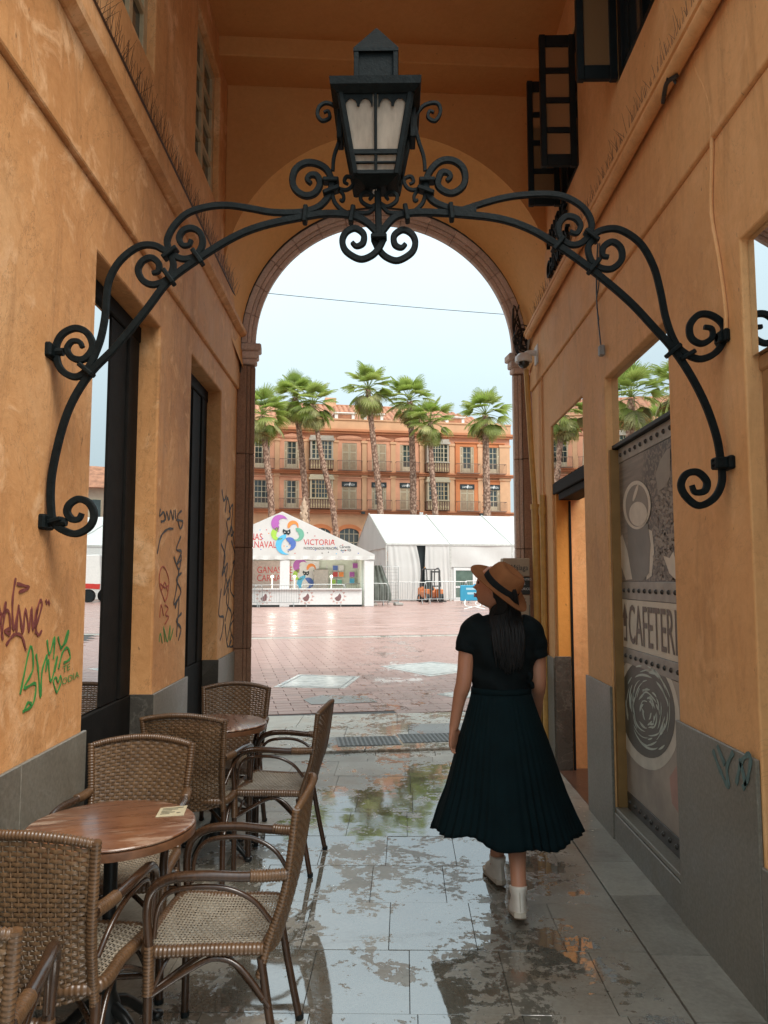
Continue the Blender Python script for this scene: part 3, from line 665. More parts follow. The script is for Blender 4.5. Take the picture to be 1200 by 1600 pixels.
# cables and fittings at the arch
def clutter(name, mbx, m, label, cat, **k):
    o = part(name, mbx, m, smooth=60, **k); return tag(o, label, cat)
pts = [A(1.437*cos(a), -.022, ZC+1.437*sin(a)) for a in [pi-.0+.0-pi*i/40 for i in range(41)]]
clutter('arch_cable', MB().tube([pts[0]+Vector((0, 0, -.3))]+pts, .013, 6), CABLE, 'thick black cable clipped round the outer edge of the arch', 'cable')
mb = MB(); c = A(1.36, -.08, 3.95)
for i in range(16):
    r = random.uniform(.05, .13); ph = random.uniform(0, 6); tl = random.uniform(-.6, .6)
    q = [c+AU*(cos(ph+t)*r*.8+random.uniform(-.01, .01))+AW*(-.03*random.random())+Vector((0, 0, sin(ph+t)*r*1.25+tl*.1)) for t in [j*.55 for j in range(random.randint(6, 11))]]
    mb.tube(catmull(q, 3), .0055, 5)
for i in range(7):
    q = [c+Vector((random.uniform(-.06, .08), 0, -.06)), c+Vector((random.uniform(-.10, .02), 0, .12)), c+Vector((random.uniform(-.12, -.02), -.02, random.uniform(.25, .42)))]
    mb.tube(catmull(q, 4), .007, 5)
clutter('cable_bundle', mb, CABLE, 'tangled bundle of black cables at the right foot of the arch', 'cable')
mb = MB()
for i in range(5): mb.tube(catmull([A(1.30+.01*i, -.05, 3.84), A(1.34, -.09, 3.80-.015*i), A(1.40, -.10, 3.86+.02*i), R(7.2, .06, 3.98+.02*i), R(6.9+.1*i, .05, 4.06)], 5), .006, 5)
clutter('grey_wires', mb, GCABLE, 'thin grey wires looping from the arch foot to the right cornice', 'cable')
cam_t = thing('security_camera', R(7.1, .0, 3.55), 'white dome security camera on a wall arm at the right side of the arch', 'camera')
q = on_y(818, 566, 7.15)
part('arm', MB().tube(catmull([R(7.15, 0, q.z+.08), R(7.15, .07, q.z+.09), q+Vector((.03, 0, .08)), q+Vector((0, 0, .05))], 4), .028, 10).cbox((7.08, 0, q.z-.02), (7.22, .03, q.z+.16), .006, fn=R), WHITEP, cam_t, smooth=40)
part('housing', MB().lathe([(.002, .085), (.05, .08), (.078, .05), (.082, .012), (.082, 0), (.06, -.002)], 20, q), WHITEP, cam_t, smooth=40); part('dome', MB().lathe([(.058, -.002), (.052, -.03), (.03, -.052), (.002, -.06)], 20, q), DKGLASS, cam_t, smooth=80)
vp = thing('service_pipe', R(7.2, 0, 0), 'thick ochre painted pipe running down the corner beside the arch', 'pipe')
P1 = [on_y(x, y, 7.22) for x, y in ((822, 578), (829, 690), (836, 790))]; P2 = [on_y(x, y, 7.2) for x, y in ((836, 788), (839, 900), (841, 1000), (843, 1170))]
part('pipe', MB().tube(P1, .026, 10), YPIPE, vp, smooth=60); part('sleeve', MB().tube(P2, .038, 10), YPIPE, vp, smooth=60)
part('clamp', MB().tube([P2[0], P2[0]-Vector((0, 0, .05))], .046, 10), YPIPE, vp, smooth=60)
vq = thing('service_pipe', R(6.98, 0, 0), 'slim ochre conduit with a sleeve, between the doorway and the thick pipe', 'pipe')
part('wire', MB().tube([R(6.98, .012, 3.9), R(6.98, .012, 2.35)], .008, 6), PL_R, vq); part('sleeve', MB().tube([R(6.95, .03, 2.36), R(6.95, .03, 0.02)], .028, 10), YPIPE, vq, smooth=60)
part('clamp', MB().tube([R(6.95, .03, 2.25), R(6.95, .03, 2.18)], .036, 10), YPIPE, vq, smooth=60)
q1 = on_x(934, 420, 1.33); q2 = on_x(941, 548, 1.33)
hs = thing('hanging_wire', (q1.x, q1.y, q2.z), 'two thin wires with a small grey switch dangling on the right wall', 'wire')
part('wire', MB().tube(catmull([on_x(934, 380, 1.325), on_x(932, 430, 1.325), on_x(933, 480, 1.325), on_x(939, 540, 1.325)], 5), .005, 5).tube(catmull([on_x(937, 380, 1.325), on_x(936, 440, 1.325), on_x(932, 470, 1.325), on_x(936, 500, 1.325)], 5), .0035, 5), CABLE, hs)
part('switch', MB().cbox((q2.x-.022, q2.y-.022, q2.z-.035), (q2.x+.012, q2.y+.022, q2.z+.035), .006), simple('grey_plastic', (.2, .2, .19), .5), hs)
wp = [(1095,75),(1087,85),(1088,108),(1100,135),(1110,170),(1112,230),(1111,330),(1122,400),(1133,480),(1134,525)]
clutter('wall_wire', MB().tube(catmull([on_x(x, y, 1.338) for x, y in wp], 5), .0085, 6), PL_R, 'ochre painted wire running down the right wall to the bracket bolt', 'wire')
mb = MB()
for i in range(4): mb.tube(catmull([on_x(1040, 150-4*i, 1.29), on_x(1036+2*i, 128, 1.27), on_x(1046, 116, 1.27), on_x(1056, 122+3*i, 1.30)], 4), .006, 5)
mb.tube(catmull([on_x(1036, 160, 1.3), on_x(1042, 130, 1.27), on_x(1058, 118, 1.29)], 4), .011, 5)
clutter('cable_coil', mb, CABLE, 'short coil of black cable caught above the right cornice', 'cable')

# ---- advertising panel in the right wall
ad = thing('cafe_panel', R(4.34, -.07, .2), 'tall riveted cafe panel with sepia coffee prints and a sign reading cafeteria', 'sign')
XP = 1.42; METAL = simple('panel_metal', (0.25, 0.225, 0.185), 0.4, 0.1, 0.25, 10, 0.1, 60); DKM = simple('panel_metal_dark', (0.055, 0.05, 0.043), 0.4, 0.4, 0.3, 10)
part('backing', MB().box((3.77, -.16, .20), (4.915, -.0745, 2.43), fn=R), DKM, ad)
part('top_cap', MB().cbox((3.77, -.12, 2.43), (4.915, -.035, 2.455), .003, fn=R), BLACKW, ad)
part('edge_strip', MB().cbox((4.885, -.075, .20), (4.918, -.012, 2.425), .004, fn=R), simple('brass_edge', (0.30, 0.17, 0.06), 0.4, 0.3), ad)
def rivets(z, m, n=11):
    for i in range(n):
        s = 4.83-i*.098
        if s < 3.8: break
        part('rivet', MB().lathe([(.014, 0), (.013, .005), (.008, .010), (.001, .012)], 10, fn=lambda x, y, h, s=s: R(s+x, -.066+h, z+y)), DKM, bar_, smooth=80)
for z0, z1, m in ((2.335, 2.428, METAL), (1.478, 1.585, METAL), (1.085, 1.178, METAL), (.20, .30, DKM)):
    bar_ = part('riveted_strip', MB().cbox((3.775, -.0745, z0), (4.884, -.066, z1), .002, fn=R), m, ad); rivets((z0+z1)/2, DKM)
def bean_mat():
    M = NT('coffee_print'); v = M.coord('World'); w0 = M.coord('World', (1, 30, 40), (0.5, 0, 0)); wn_ = M.n('TexNoise', Vector=M.coord('World', (9, 9, 9)), Detail=3); wa = M.n('VectorMath', operation='MULTIPLY_ADD'); M.set(wa.inputs[0], wn_.outputs['Color']); wa.inputs[1].default_value = (0, 2.2, 2.2); M.set(wa.inputs[2], w0); w = wa.outputs[0]
    vo = M.n('TexVoronoi', Vector=w, Scale=1.0); bn = M.ramp(vo.outputs['Distance'], [(0.1, (.10,.08,.06)), (.33, (.21,.17,.13)), (.5, (.035,.028,.02)), (.7, (.025,.02,.015))])
    st = M.noise(M.coord('World', (1, 2.5, 38), (0.9, 0, 0)), 1.0, 4); sm = M.ramp(st, [(.3, (.13, .105, .083)), (.7, (.26, .215, .165))])
    sx = M.n('SeparateXYZ'); M.set(sx.inputs[0], M.n('NewGeometry').outputs['Position'])
    f = M.ramp(M.math('ADD', M.math('MULTIPLY', sx.outputs[1], -1.0), M.math('ADD', 5.05, M.math('MULTIPLY', M.math('SUBTRACT', sx.outputs[2], 2.0), -.35))), [(.5, 0.0), (.62, 1.0)])
    M.set_b(color=M.mix(f, sm, bn), rough=.42); return M.m
part('coffee_print', MB().box((3.775, -.0745, 1.588), (4.884, -.069, 2.332), fn=R), bean_mat(), ad)
fR = lambda x, y, k=0: on_x(x, y, XP-.002-k*.0012)
def disc(cx, cy, rx, ry, k, rot=0, n=40, a0=0, a1=2*pi):
    ps = []
    for i in range(n):
        a = a0+(a1-a0)*i/n; x, y = rx*cos(a), ry*sin(a); ps.append(fR(cx+x*cos(rot)-y*sin(rot), cy+x*sin(rot)+y*cos(rot), k))
    return MB().prism(ps, (.0006, 0, 0))
sep = lambda n, c: simple(n, c, .45, 0, .18, 6)
LT, MD, DK = sep('print_light', (.62, .545, .43)), sep('print_mid', (.20, .17, .13)), sep('print_dark', (.075, .06, .045))
part('printed_saucer', MB().prism([fR(x, y, 0) for x, y in ((966,845),(972,835),(980,860),(988,905),(978,906),(969,880))], (.0006, 0, 0)), LT, ad)
part('printed_saucer', MB().prism([fR(x, y, 0) for x, y in ((1012,826),(1019,830),(1022,862),(1018,900),(1010,906))], (.0006, 0, 0)), LT, ad)
part('printed_mug', MB().prism([fR(x, y, 1) for x, y in ((980,815),(1012,818),(1016,850),(1014,895),(1004,908),(988,906),(982,870))], (.0006, 0, 0)), sep('print_mug', (.13, .125, .105)), ad)
part('printed_rim', disc(995, 789, 21.5, 38, 2), LT, ad); part('printed_coffee', disc(995, 790, 17.5, 33, 3), MD, ad)
part('printed_milk', disc(997, 803, 14, 19, 4), LT, ad); part('printed_milk', disc(993, 770, 2.2, 14, 4, .3), LT, ad)
part('printed_jug', MB().prism([fR(x, y, 1) for x, y in ((1024,742),(1032,718),(1042,702),(1047,700),(1047,745),(1040,760),(1028,768))], (.0006, 0, 0)), sep('print_jug', (.24, .21, .165)), ad)
part('printed_hand', MB().prism([fR(x, y, 1) for x, y in ((1036,868),(1046,872),(1052,862),(1056,878),(1056,906),(1046,896))], (.0006, 0, 0)), LT, ad)
part('sign_board', MB().box((3.775, -.0745, 1.181), (4.884, -.068, 1.475), fn=R), simple('sign_cream', (.66, .58, .45), .5, 0, .1, 5), ad)
BRN = simple('sign_brown', (.125, .085, .062), .5)
part('sign_lettering', text_mb('CAFETERIA', .335, lambda x, y, d: R(4.765-x*.575, -.066+d, 1.215+y), .0012), BRN, ad)
part('sign_arrow', MB().prism([R(s, -.0665, z) for s, z in ((4.865, 1.22), (4.865, 1.36), (4.884, 1.36), (4.832, 1.45), (4.782, 1.36), (4.80, 1.36), (4.80, 1.22))], (-.001, 0, 0)), BRN, ad)
part('arrow_cup', MB().prism([R(s, -.065, z) for s, z in ((4.853, 1.24), (4.856, 1.31), (4.815, 1.31), (4.82, 1.24))], (-.0008, 0, 0)), simple('sign_cream_mark', (.66, .58, .45), .5), ad)
def swirl_mat():
    M = NT('swirl_print'); v = M.coord('Object', (1, 2.6, 1.55)); d = M.n('TexWave', Vector=v, wave_type='RINGS', rings_direction='X'); M.set(d.inputs['Scale'], 3.0); M.set(d.inputs['Distortion'], 7.0); M.set(d.inputs['Detail'], 2.5); M.set(d.inputs['Detail Scale'], 3.2)
    c = M.ramp(d.outputs['Fac'], [(.40, (.05, .045, .035)), (.58, (.10, .095, .075)), (.68, (.36, .42, .36)), (.9, (.56, .60, .52))]); M.set_b(color=c, rough=.4); return M.m
part('lower_print', MB().box((3.775, -.0745, .303), (4.884, -.069, 1.082), fn=R), simple('print_taupe', (.30, .25, .20), .45, 0, .4, 3), ad)
part('printed_cup', disc(1012, 1112, 49, 92, 0, -.12), sep('print_cup', (.60, .55, .45)), ad)
part('printed_coffee', disc(1012, 1108, 42, 77, 1, -.12), sep('print_brew', (.075, .068, .052)), ad)
random.seed(21); mb = MB()
for i in range(74):
    f = random.uniform(.10, .97)**.8; a0 = random.uniform(0, 2*pi); da = random.uniform(.35, 1.25)*(1.1-.4*f); tw = random.uniform(.025, .055); out_, in_ = [], []
    for j in range(10):
        t = j/9; a = a0+da*t; w = tw*sin(pi*t)**.6; rr_ = f+.04*sin(a*3+i)
        for lst, q_ in ((out_, rr_+w*.5), (in_, rr_-w*.5)):
            x, y = 41*q_*cos(a), 74*q_*sin(a); lst.append(fR(1012+x*cos(-.12)-y*sin(-.12), 1108+x*sin(-.12)+y*cos(-.12), 2))
    for j in range(9): mb.add([out_[j], out_[j+1], in_[j+1], in_[j]], [(0, 1, 2, 3)])
part('printed_swirl', mb, sep('print_foam', (.50, .56, .48)), ad, kind='stuff')
mb, mb2 = MB(), MB()
for i in range(330):
    bx_, by_ = random.uniform(1012, 1058), random.uniform(735, 905)
    if bx_ < 1018+.10*(905-by_)*.6 and by_ < 820 and random.random() < .8: continue
    if bx_ < 1022 and 820 < by_ < 905: continue
    ro = random.uniform(0, pi); q_ = [fR(bx_+2.1*cos(k*pi/4)*cos(ro)-3.6*sin(k*pi/4)*sin(ro), by_+(2.1*cos(k*pi/4)*sin(ro)+3.6*sin(k*pi/4)*cos(ro))*1.25, .3+.1*(i % 5)) for k in range(8)]
    (mb if i % 3 else mb2).add(q_, [tuple(range(8))]); c_ = sum(q_, Vector())/8
part('printed_beans', mb, sep('print_bean', (.235, .195, .15)), ad, kind='stuff'); part('printed_beans', mb2, sep('print_bean_dark', (.12, .095, .07)), ad, kind='stuff')
part('printed_napkin', MB().prism([fR(x, y, 0) for x, y in ((1046,1215),(1061,1190),(1061,1272),(1050,1255))], (.0006, 0, 0)), sep('print_pink', (.40, .22, .17)), ad)
part('mirror_pane', MB().box((3.77, -.13, 2.457), (4.918, -.045, 2.898), fn=R), MIRROR, rw)
random.seed(8); mb = MB()
for i in range(70):
    x, y = random.uniform(1.05, 1.33) if i % 3 else random.uniform(1.36, 1.9), random.uniform(4.9, 6.7); a = random.uniform(0, pi); r_ = random.uniform(.006, .013); z = .010 if x > 1.09 else .004
    mb.add([(x+r_*cos(a), y+r_*sin(a), z), (x-r_*sin(a), y+r_*cos(a), z+.002), (x-r_*cos(a), y-r_*sin(a), z), (x+r_*sin(a)*.6, y-r_*cos(a)*.6, z+.003)], [(0, 1, 2, 3)])
part('confetti', mb, simple('paper_bits', (.62, .55, .45), .7, 0, .3, 40), kind='stuff')
# ================================================================== wrought-iron bracket and lantern (plane y = 3.10)
YB = 3.04
def fB(p):
    d = ray(p[0], p[1]); return O+d*(YB/(d.y-.045*d.x))
br = thing('iron_bracket', (-.05, YB, 2.4), 'wide black wrought iron bracket with scrolls spanning the passage from wall to wall', 'bracket')
def iron(name, pts, w=.029, d=.022, n=6, taper=None, y=0.0):
    q = [p+Vector((0, y, 0)) for p in catmull([fB(p) for p in pts], n)]
    return part(name, MB().bar(q, w, d, taper=taper), IRON, br, smooth=40)
tip = lambda t: 1-.35*max(0, (t-.82)/.18)
mL = [(592,370),(587,361),(572,347),(550,337),(515,334),(480,338),(410,353),(361,373),(305,408),(263,440),(228,485),(182,541),(144,580),(116,622),(98,667),(83,730),(79,772),(81,812)]
iron('main_bar', mL)
iron('scroll', [(81,806),(86,818),(98,828),(119,834),(140,823),(147,804),(139,786),(123,780),(109,788),(105,800),(112,811),(123,811),(128,802)], .028, .021, 7, tip)
iron('scroll', [(478,333),(427,332),(392,326),(357,321),(326,323),(294,333),(273,352),(262,373),(263,387),(270,398),(287,405),(305,400),(316,384),(314,366),(301,357),(287,360),(280,372),(285,383),(295,383),(299,375)], .026, .020, 6, tip)
iron('scroll', [(266,393),(258,392),(242,384),(221,384),(200,396),(182,415),(170,440),(166,468),(164,496),(158,527),(150,550),(141,570),(130,584),(116,589),(99,581),(90,566),(88,541),(98,522),(118,513),(136,520),(145,538),(141,552),(129,562),(113,559),(105,546),(112,534),(124,534),(129,543)], .027, .021, 6, tip)
iron('scroll', [(266,396),(271,414),(266,431),(256,440),(238,445),(223,438),(216,422),(223,408),(237,403),(248,412),(247,424),(238,427)], .026, .020, 6, tip)
mR = [(592,370),(600,358),(615,341),(635,334),(665,332),(720,335),(780,342),(828,358),(872,384),(920,418),(980,468),(1020,510),(1052,546),(1080,588),(1104,636),(1120,684),(1126,720)]
iron('main_bar', mR)
iron('scroll', [(1126,716),(1128,752),(1116,778),(1092,790),(1072,776),(1064,758),(1072,741),(1090,738),(1104,752),(1101,767),(1086,769),(1081,758)], .028, .021, 7, tip)
iron('scroll', [(715,331),(780,311),(832,304),(876,306),(908,322),(923,344),(922,364),(908,380),(890,382),(875,370),(873,352),(884,339),(899,341),(907,353),(901,365),(890,362)], .026, .020, 6, tip)
iron('scroll', [(922,372),(940,360),(968,359),(1000,380),(1021,416),(1032,456),(1040,496),(1052,530),(1066,549),(1092,561),(1117,552),(1131,530),(1130,508),(1112,493),(1092,492),(1078,508),(1080,528),(1096,537),(1112,528),(1112,514),(1100,511)], .027, .021, 6, tip)
iron('scroll', [(928,374),(919,386),(923,406),(936,418),(956,420),(971,406),(970,388),(957,378),(943,386),(942,399),(951,402)], .026, .020, 6, tip)
half = [
 ([(440,333),(470,332),(495,325),(510,312),(517,297),(518,282),(510,265),(495,256),(477,255),(462,265),(457,282),(462,297),(477,306),(492,302),(500,288),(495,275),(485,274),(480,281),(486,287)], .027, .022),
 ([(519,302),(524,318),(540,332),(560,333),(577,332),(588,322)], .017, .016),
 ([(520,267),(522,245),(530,220),(535,197),(534,182),(524,167),(510,161),(499,167),(496,180),(504,189),(515,184),(513,174),(506,176)], .015, .015),
 ([(519,280),(527,293),(540,297),(550,291),(552,280),(542,276),(538,284),(544,288)], .015, .014),
 ([(523,290),(536,304),(536,314),(531,312)], .014, .013),
 ([(592,316),(580,323),(566,316),(564,306),(573,300),(581,306),(577,312)], .016, .015),
 ([(600,372),(592,388),(580,400),(562,405),(541,393),(535,377),(541,363),(555,357),(568,366),(567,380),(557,385),(550,379)], .026, .021)]
mir = lambda p: (592*2-p[0], p[1]-(p[0] < 500)*4)
for pts, w, d in half:
    for k in (0, 1):
        iron('scroll' if w > .02 else 'curl', [mir(p) if k else p for p in pts], w, d, 6, tip, y=.014*(k if w > .025 and pts[0][0] == 600 else 0))
iron('stem', [(590,296),(591,330),(592,376)], .028, .028)
def collar(x, y, ang, l=.066, w=.019):
    c = fB((x, y)); a = radians(ang); u = Vector((cos(a), 0, sin(a))); v = Vector((-sin(a), 0, cos(a)))
    mb = MB(); mb.cbox((-l/2, -.024, -w/2), (l/2, .024, w/2), .004, fn=lambda X, Y, Z: c+u*X+Vector((0, Y, 0))+v*Z); part('collar', mb, IRON, br)
for x, y, a in ((477,336,85),(266,396,38),(309,402,125),(264,433,125),(135,578,140),(84,814,15),(550,336,80),(592,371,0),(635,334,100),(705,332,95),(517,283,0),(518,299,20),(667,283,0),(665,299,-20),(872,382,50),(924,369,140),(928,416,50),(1052,548,40),(1073,556,30),(1127,724,0)):
    collar(x, y, a, .072 if a not in (0,) else .066)
for pts in (((80,550),(58,548)),((84,816),(66,822))):                # bolts into the walls
    c = fB(pts[0]); s = L(c.y, -.02, c.z)
    part('wall_bolt', MB().tube([c+Vector((.05, 0, 0)), s], .017, 8).cbox((s.x, c.y-.05, c.z-.03), (s.x+.045, c.y+.05, c.z+.03), .008), IRON, br)
for p in ((1131,528),(1126,724)):
    c = fB(p); part('wall_bolt', MB().tube([c-Vector((.03, 0, 0)), Vector((1.36, c.y, c.z))], .017, 8).cbox((1.325, c.y-.05, c.z-.028), (1.352, c.y+.05, c.z+.028), .008).cbox((c.x-.03, c.y-.03, c.z-.024), (c.x+.02, c.y+.03, c.z+.024), .006), IRON, br)

lb = fB((588, 300)); LX = lb.x; z0 = lb.z; zr = on_y(585, 118, YB-.18).z; zt = on_y(583, 45, YB).z; zk = on_y(583, 74, YB-.092).z
ln = thing('lantern', (LX, YB, z0), 'black square lantern with dusty pale glass and a peaked chimney cap on the bracket', 'lantern')
def fq(hw0, za, hw1, zb): return [[(LX+sx*h, YB+sy*h, z) for sx, sy in ((-1,-1),(1,-1),(1,1),(-1,1))] for h, z in ((hw0, za), (hw1, zb))]
GL = NT('lantern_glass'); gv = GL.coord('World', (1, 1, .25)); gn = GL.noise(gv, 22, 5, .6)
tr = GL.n('BsdfTransparent'); GL.set(tr.inputs['Color'], (.92, .90, .86)); tl = GL.n('BsdfTranslucent'); GL.set(tl.inputs['Color'], (.86, .78, .68)); df = GL.n('BsdfDiffuse'); GL.set(df.inputs['Color'], (.74, .66, .57))
ad1 = GL.n('MixShader', Fac=.42); GL.t.links.new(tl.outputs[0], ad1.inputs[1]); GL.t.links.new(df.outputs[0], ad1.inputs[2])
ad2 = GL.n('MixShader', Fac=GL.ramp(gn, [(.3, .42), (.7, .75)])); GL.t.links.new(tr.outputs[0], ad2.inputs[1]); GL.t.links.new(ad1.outputs[0], ad2.inputs[2]); GL.t.links.new(ad2.outputs[0], GL.out.inputs['Surface'])
zb, h0, h1 = z0+.03, .088, .150                                      # glazed body flares upward
zg = zr-.015
part('base_plate', MB().ringloft(fq(.045, z0+.005, .090, z0+.03)), IRON, ln)
HW = lambda z: h0+(h1-h0)*(z-zb)/(zg-zb)
def face(k, u, z, off=0.0):                                         # point on lantern face k at sideways u, height z
    h = HW(z)+off; c, s = ((1, 0), (0, 1), (-1, 0), (0, -1))[k]
    return Vector((LX+c*u*1.0+(s)*h, YB+(-c)*h+s*u, z)) if k in (0, 2) else Vector((LX+s*h, YB+s*u, z))
for k in range(4):
    mb = MB()
    def strip(ua, za, ub, zc, wd=.016, dp=.012):
        a, b = face(k, ua, za), face(k, ub, zc); n = (face(k, 0, (za+zc)/2, .05)-face(k, 0, (za+zc)/2, 0)).normalized(); mb.bar([a, a*.5+b*.5, b], wd, dp, n)
    strip(0, zb, 0, zg, .012)
    for sg in (-1, 1): strip(sg*(h0-.006), zb, sg*(h1-.006), zg, .022, .022)
    for z, w in ((zb+.008, .018), (zb+.045, .008), (zb+.085, .022), (zg-.012, .05)): strip(-HW(z)+.008, z, HW(z)-.008, z, w)
    fr = part('lantern_frame', mb, IRON, ln)
    for sg in (-1, 1):                                              # pierced head of each pane: two little arches and a notch
        zc = zg-.038; mb2 = MB(); hw = HW(zc)
        for m_ in range(2):
            c0 = sg*(.012+(hw-.03)*(.25+.5*m_)); rw_ = (hw-.03)*.21; top = []
            for i in range(9):
                a = pi-pi*i/8; top.append((c0+rw_*cos(a), zc-.045+rw_*1.25*sin(a)))
            up = [(c0-rw_*1.22, zc-.045)]+top+[(c0+rw_*1.22, zc-.045)]
            for (ua, va), (ub, vb) in zip(up, up[1:]): mb2.add([face(k, ua, va, .002), face(k, ub, vb, .002), face(k, ub, zc+.02, .002), face(k, ua, zc+.02, .002), face(k, ua, va, -.002), face(k, ub, vb, -.002), face(k, ub, zc+.02, -.002), face(k, ua, zc+.02, -.002)], [(0,1,2,3), (7,6,5,4), (0,4,5,1)])
        part('pierced_head', mb2, IRON, ln)
        gl = [face(k, sg*.004, zb+.01, -.006), face(k, sg*(HW(zb)-.012), zb+.01, -.006), face(k, sg*(HW(zg)-.016), zg-.01, -.006), face(k, sg*.004, zg-.01, -.006)]
        n = (face(k, 0, zg, -.01)-face(k, 0, zg, 0)).normalized(); part('lantern_pane', MB().prism(gl, n*.002), GL.m, ln)
part('lamp_socket', MB().tube([(LX, YB, z0), (LX, YB, z0+.12)], .018, 8).lathe([(.01, 0), (.028, .03), (.035, .08), (.02, .14), (.002, .15)], 12, (LX, YB, z0+.12)), simple('old_bulb', (.55, .5, .42), .3), ln, smooth=60)
part('cap_rim', MB().ringloft(fq(.178, zr-.03, .182, zr)).ringloft(fq(.155, zr-.05, .178, zr-.03)).ringloft(fq(.165, zr, .10, zr+.05)), IRON, ln)
part('chimney', MB().ringloft(fq(.078, zr+.02, .078, zk-.014)), IRON, ln)
for sx in (-1, 1):
    for sy in (-1, 1): part('chimney_post', MB().cbox((LX+sx*.080-.01, YB+sy*.080-.01, zr+.02), (LX+sx*.080+.01, YB+sy*.080+.01, zk-.012), .002), IRON, ln)
part('peak', MB().ringloft(fq(.092, zk-.014, .092, zk)).ringloft(fq(.092, zk, .003, zt)), IRON, ln)
for sx in (-1, 1): part('side_plate', MB().cbox((LX+sx*.150-.012, YB-.05, zg-.16), (LX+sx*.150+.012, YB+.05, zg), .004), IRON, ln)

# ================================================================== cafe furniture
def cane(name, a, b, rough=.38):
    M = NT(name); v = M.coord('Object'); n = M.noise(v, 6, 6, .7); f = M.noise(M.coord('Object', (1, 1, .2)), 90, 3)
    c = M.ramp(n, [(.3, a), (.7, b)]); c = M.mix(.35, c, M.ramp(f, [(.35, tuple(k*.5 for k in a)), (.65, b)]))
    M.set_b(color=c, rough=rough, coat=.35, coatr=.15); M.bump(f, .25, .002); return M.m
RATTAN = cane('rattan', (.080, .042, .019), (.20, .112, .052), .42); RATTAN2 = cane('rattan_seat_sheen', (.22, .175, .12), (.40, .34, .26), .30)  # seat cane made paler, sky sheen put into its colour
BAMBOO = cane('lacquered_bamboo', (.026, .013, .007), (.062, .029, .014), .25); WRAP = cane('cane_wrap', (.075, .038, .017), (.15, .078, .035), .4)
def weave(mp, nu, nv, wu, wv, amp, u_w, v_w, e=.0):
    """basket weave: nv flat weavers over nu stakes; mp(u, v, h) with u, v in 0..1 maps to the panel"""
    mb = MB()
    for j in range(nv):
        v = (j+.5)/nv; ring = []
        seg = nu*2
        for i in range(seg+1):
            u = i/seg; h = amp*(1 if (i//2+j) % 2 == 0 else -1)*(0 if i % 2 == 0 and False else (1.0 if i % 2 else 0.0))
            h += 0.0
            j_ = random.uniform(-.0006, .0006)
            a = wv*.5
            ring.append([mp(u, v-a, h-.0009+j_), mp(u, v-a*.2, h+.0013+j_), mp(u, v+a, h-.0009+j_), mp(u, v+a*.2, h-.0022+j_)])
        mb.ringloft(ring)
    for i in range(nu):
        u = (i+.5)/nu; a = wu*.5
        for q in (0,):
            ring = [[mp(u-a, v, -.001), mp(u, v, .0016), mp(u+a, v, -.001), mp(u, v, -.0016)] for v in [k/6 for k in range(7)]]
            mb.ringloft(ring)
    return mb
def wrapped(pts, r, turns, mat_r=.0016, n=10):                      # tube bound with cane: ridged radius
    q = catmull(pts, 10); m = len(q); Ltot = sum((b-a).length for a, b in zip(q, q[1:]))
    k = max(8, int(turns*4)); out = []
    acc = [0]
    for a, b in zip(q, q[1:]): acc.append(acc[-1]+(b-a).length)
    for i in range(k+1):
        t = Ltot*i/k; j = max(0, min(m-2, next((x for x in range(m-1) if acc[x+1] >= t-1e-9), m-2)))
        f = (t-acc[j])/max(1e-9, acc[j+1]-acc[j]); out.append(q[j].lerp(q[j+1], f))
    return MB().tube(out, [r+(mat_r if i % 4 in (1, 2) else -mat_r*.3)+random.uniform(-.0004, .0004) for i in range(k+1)], n)
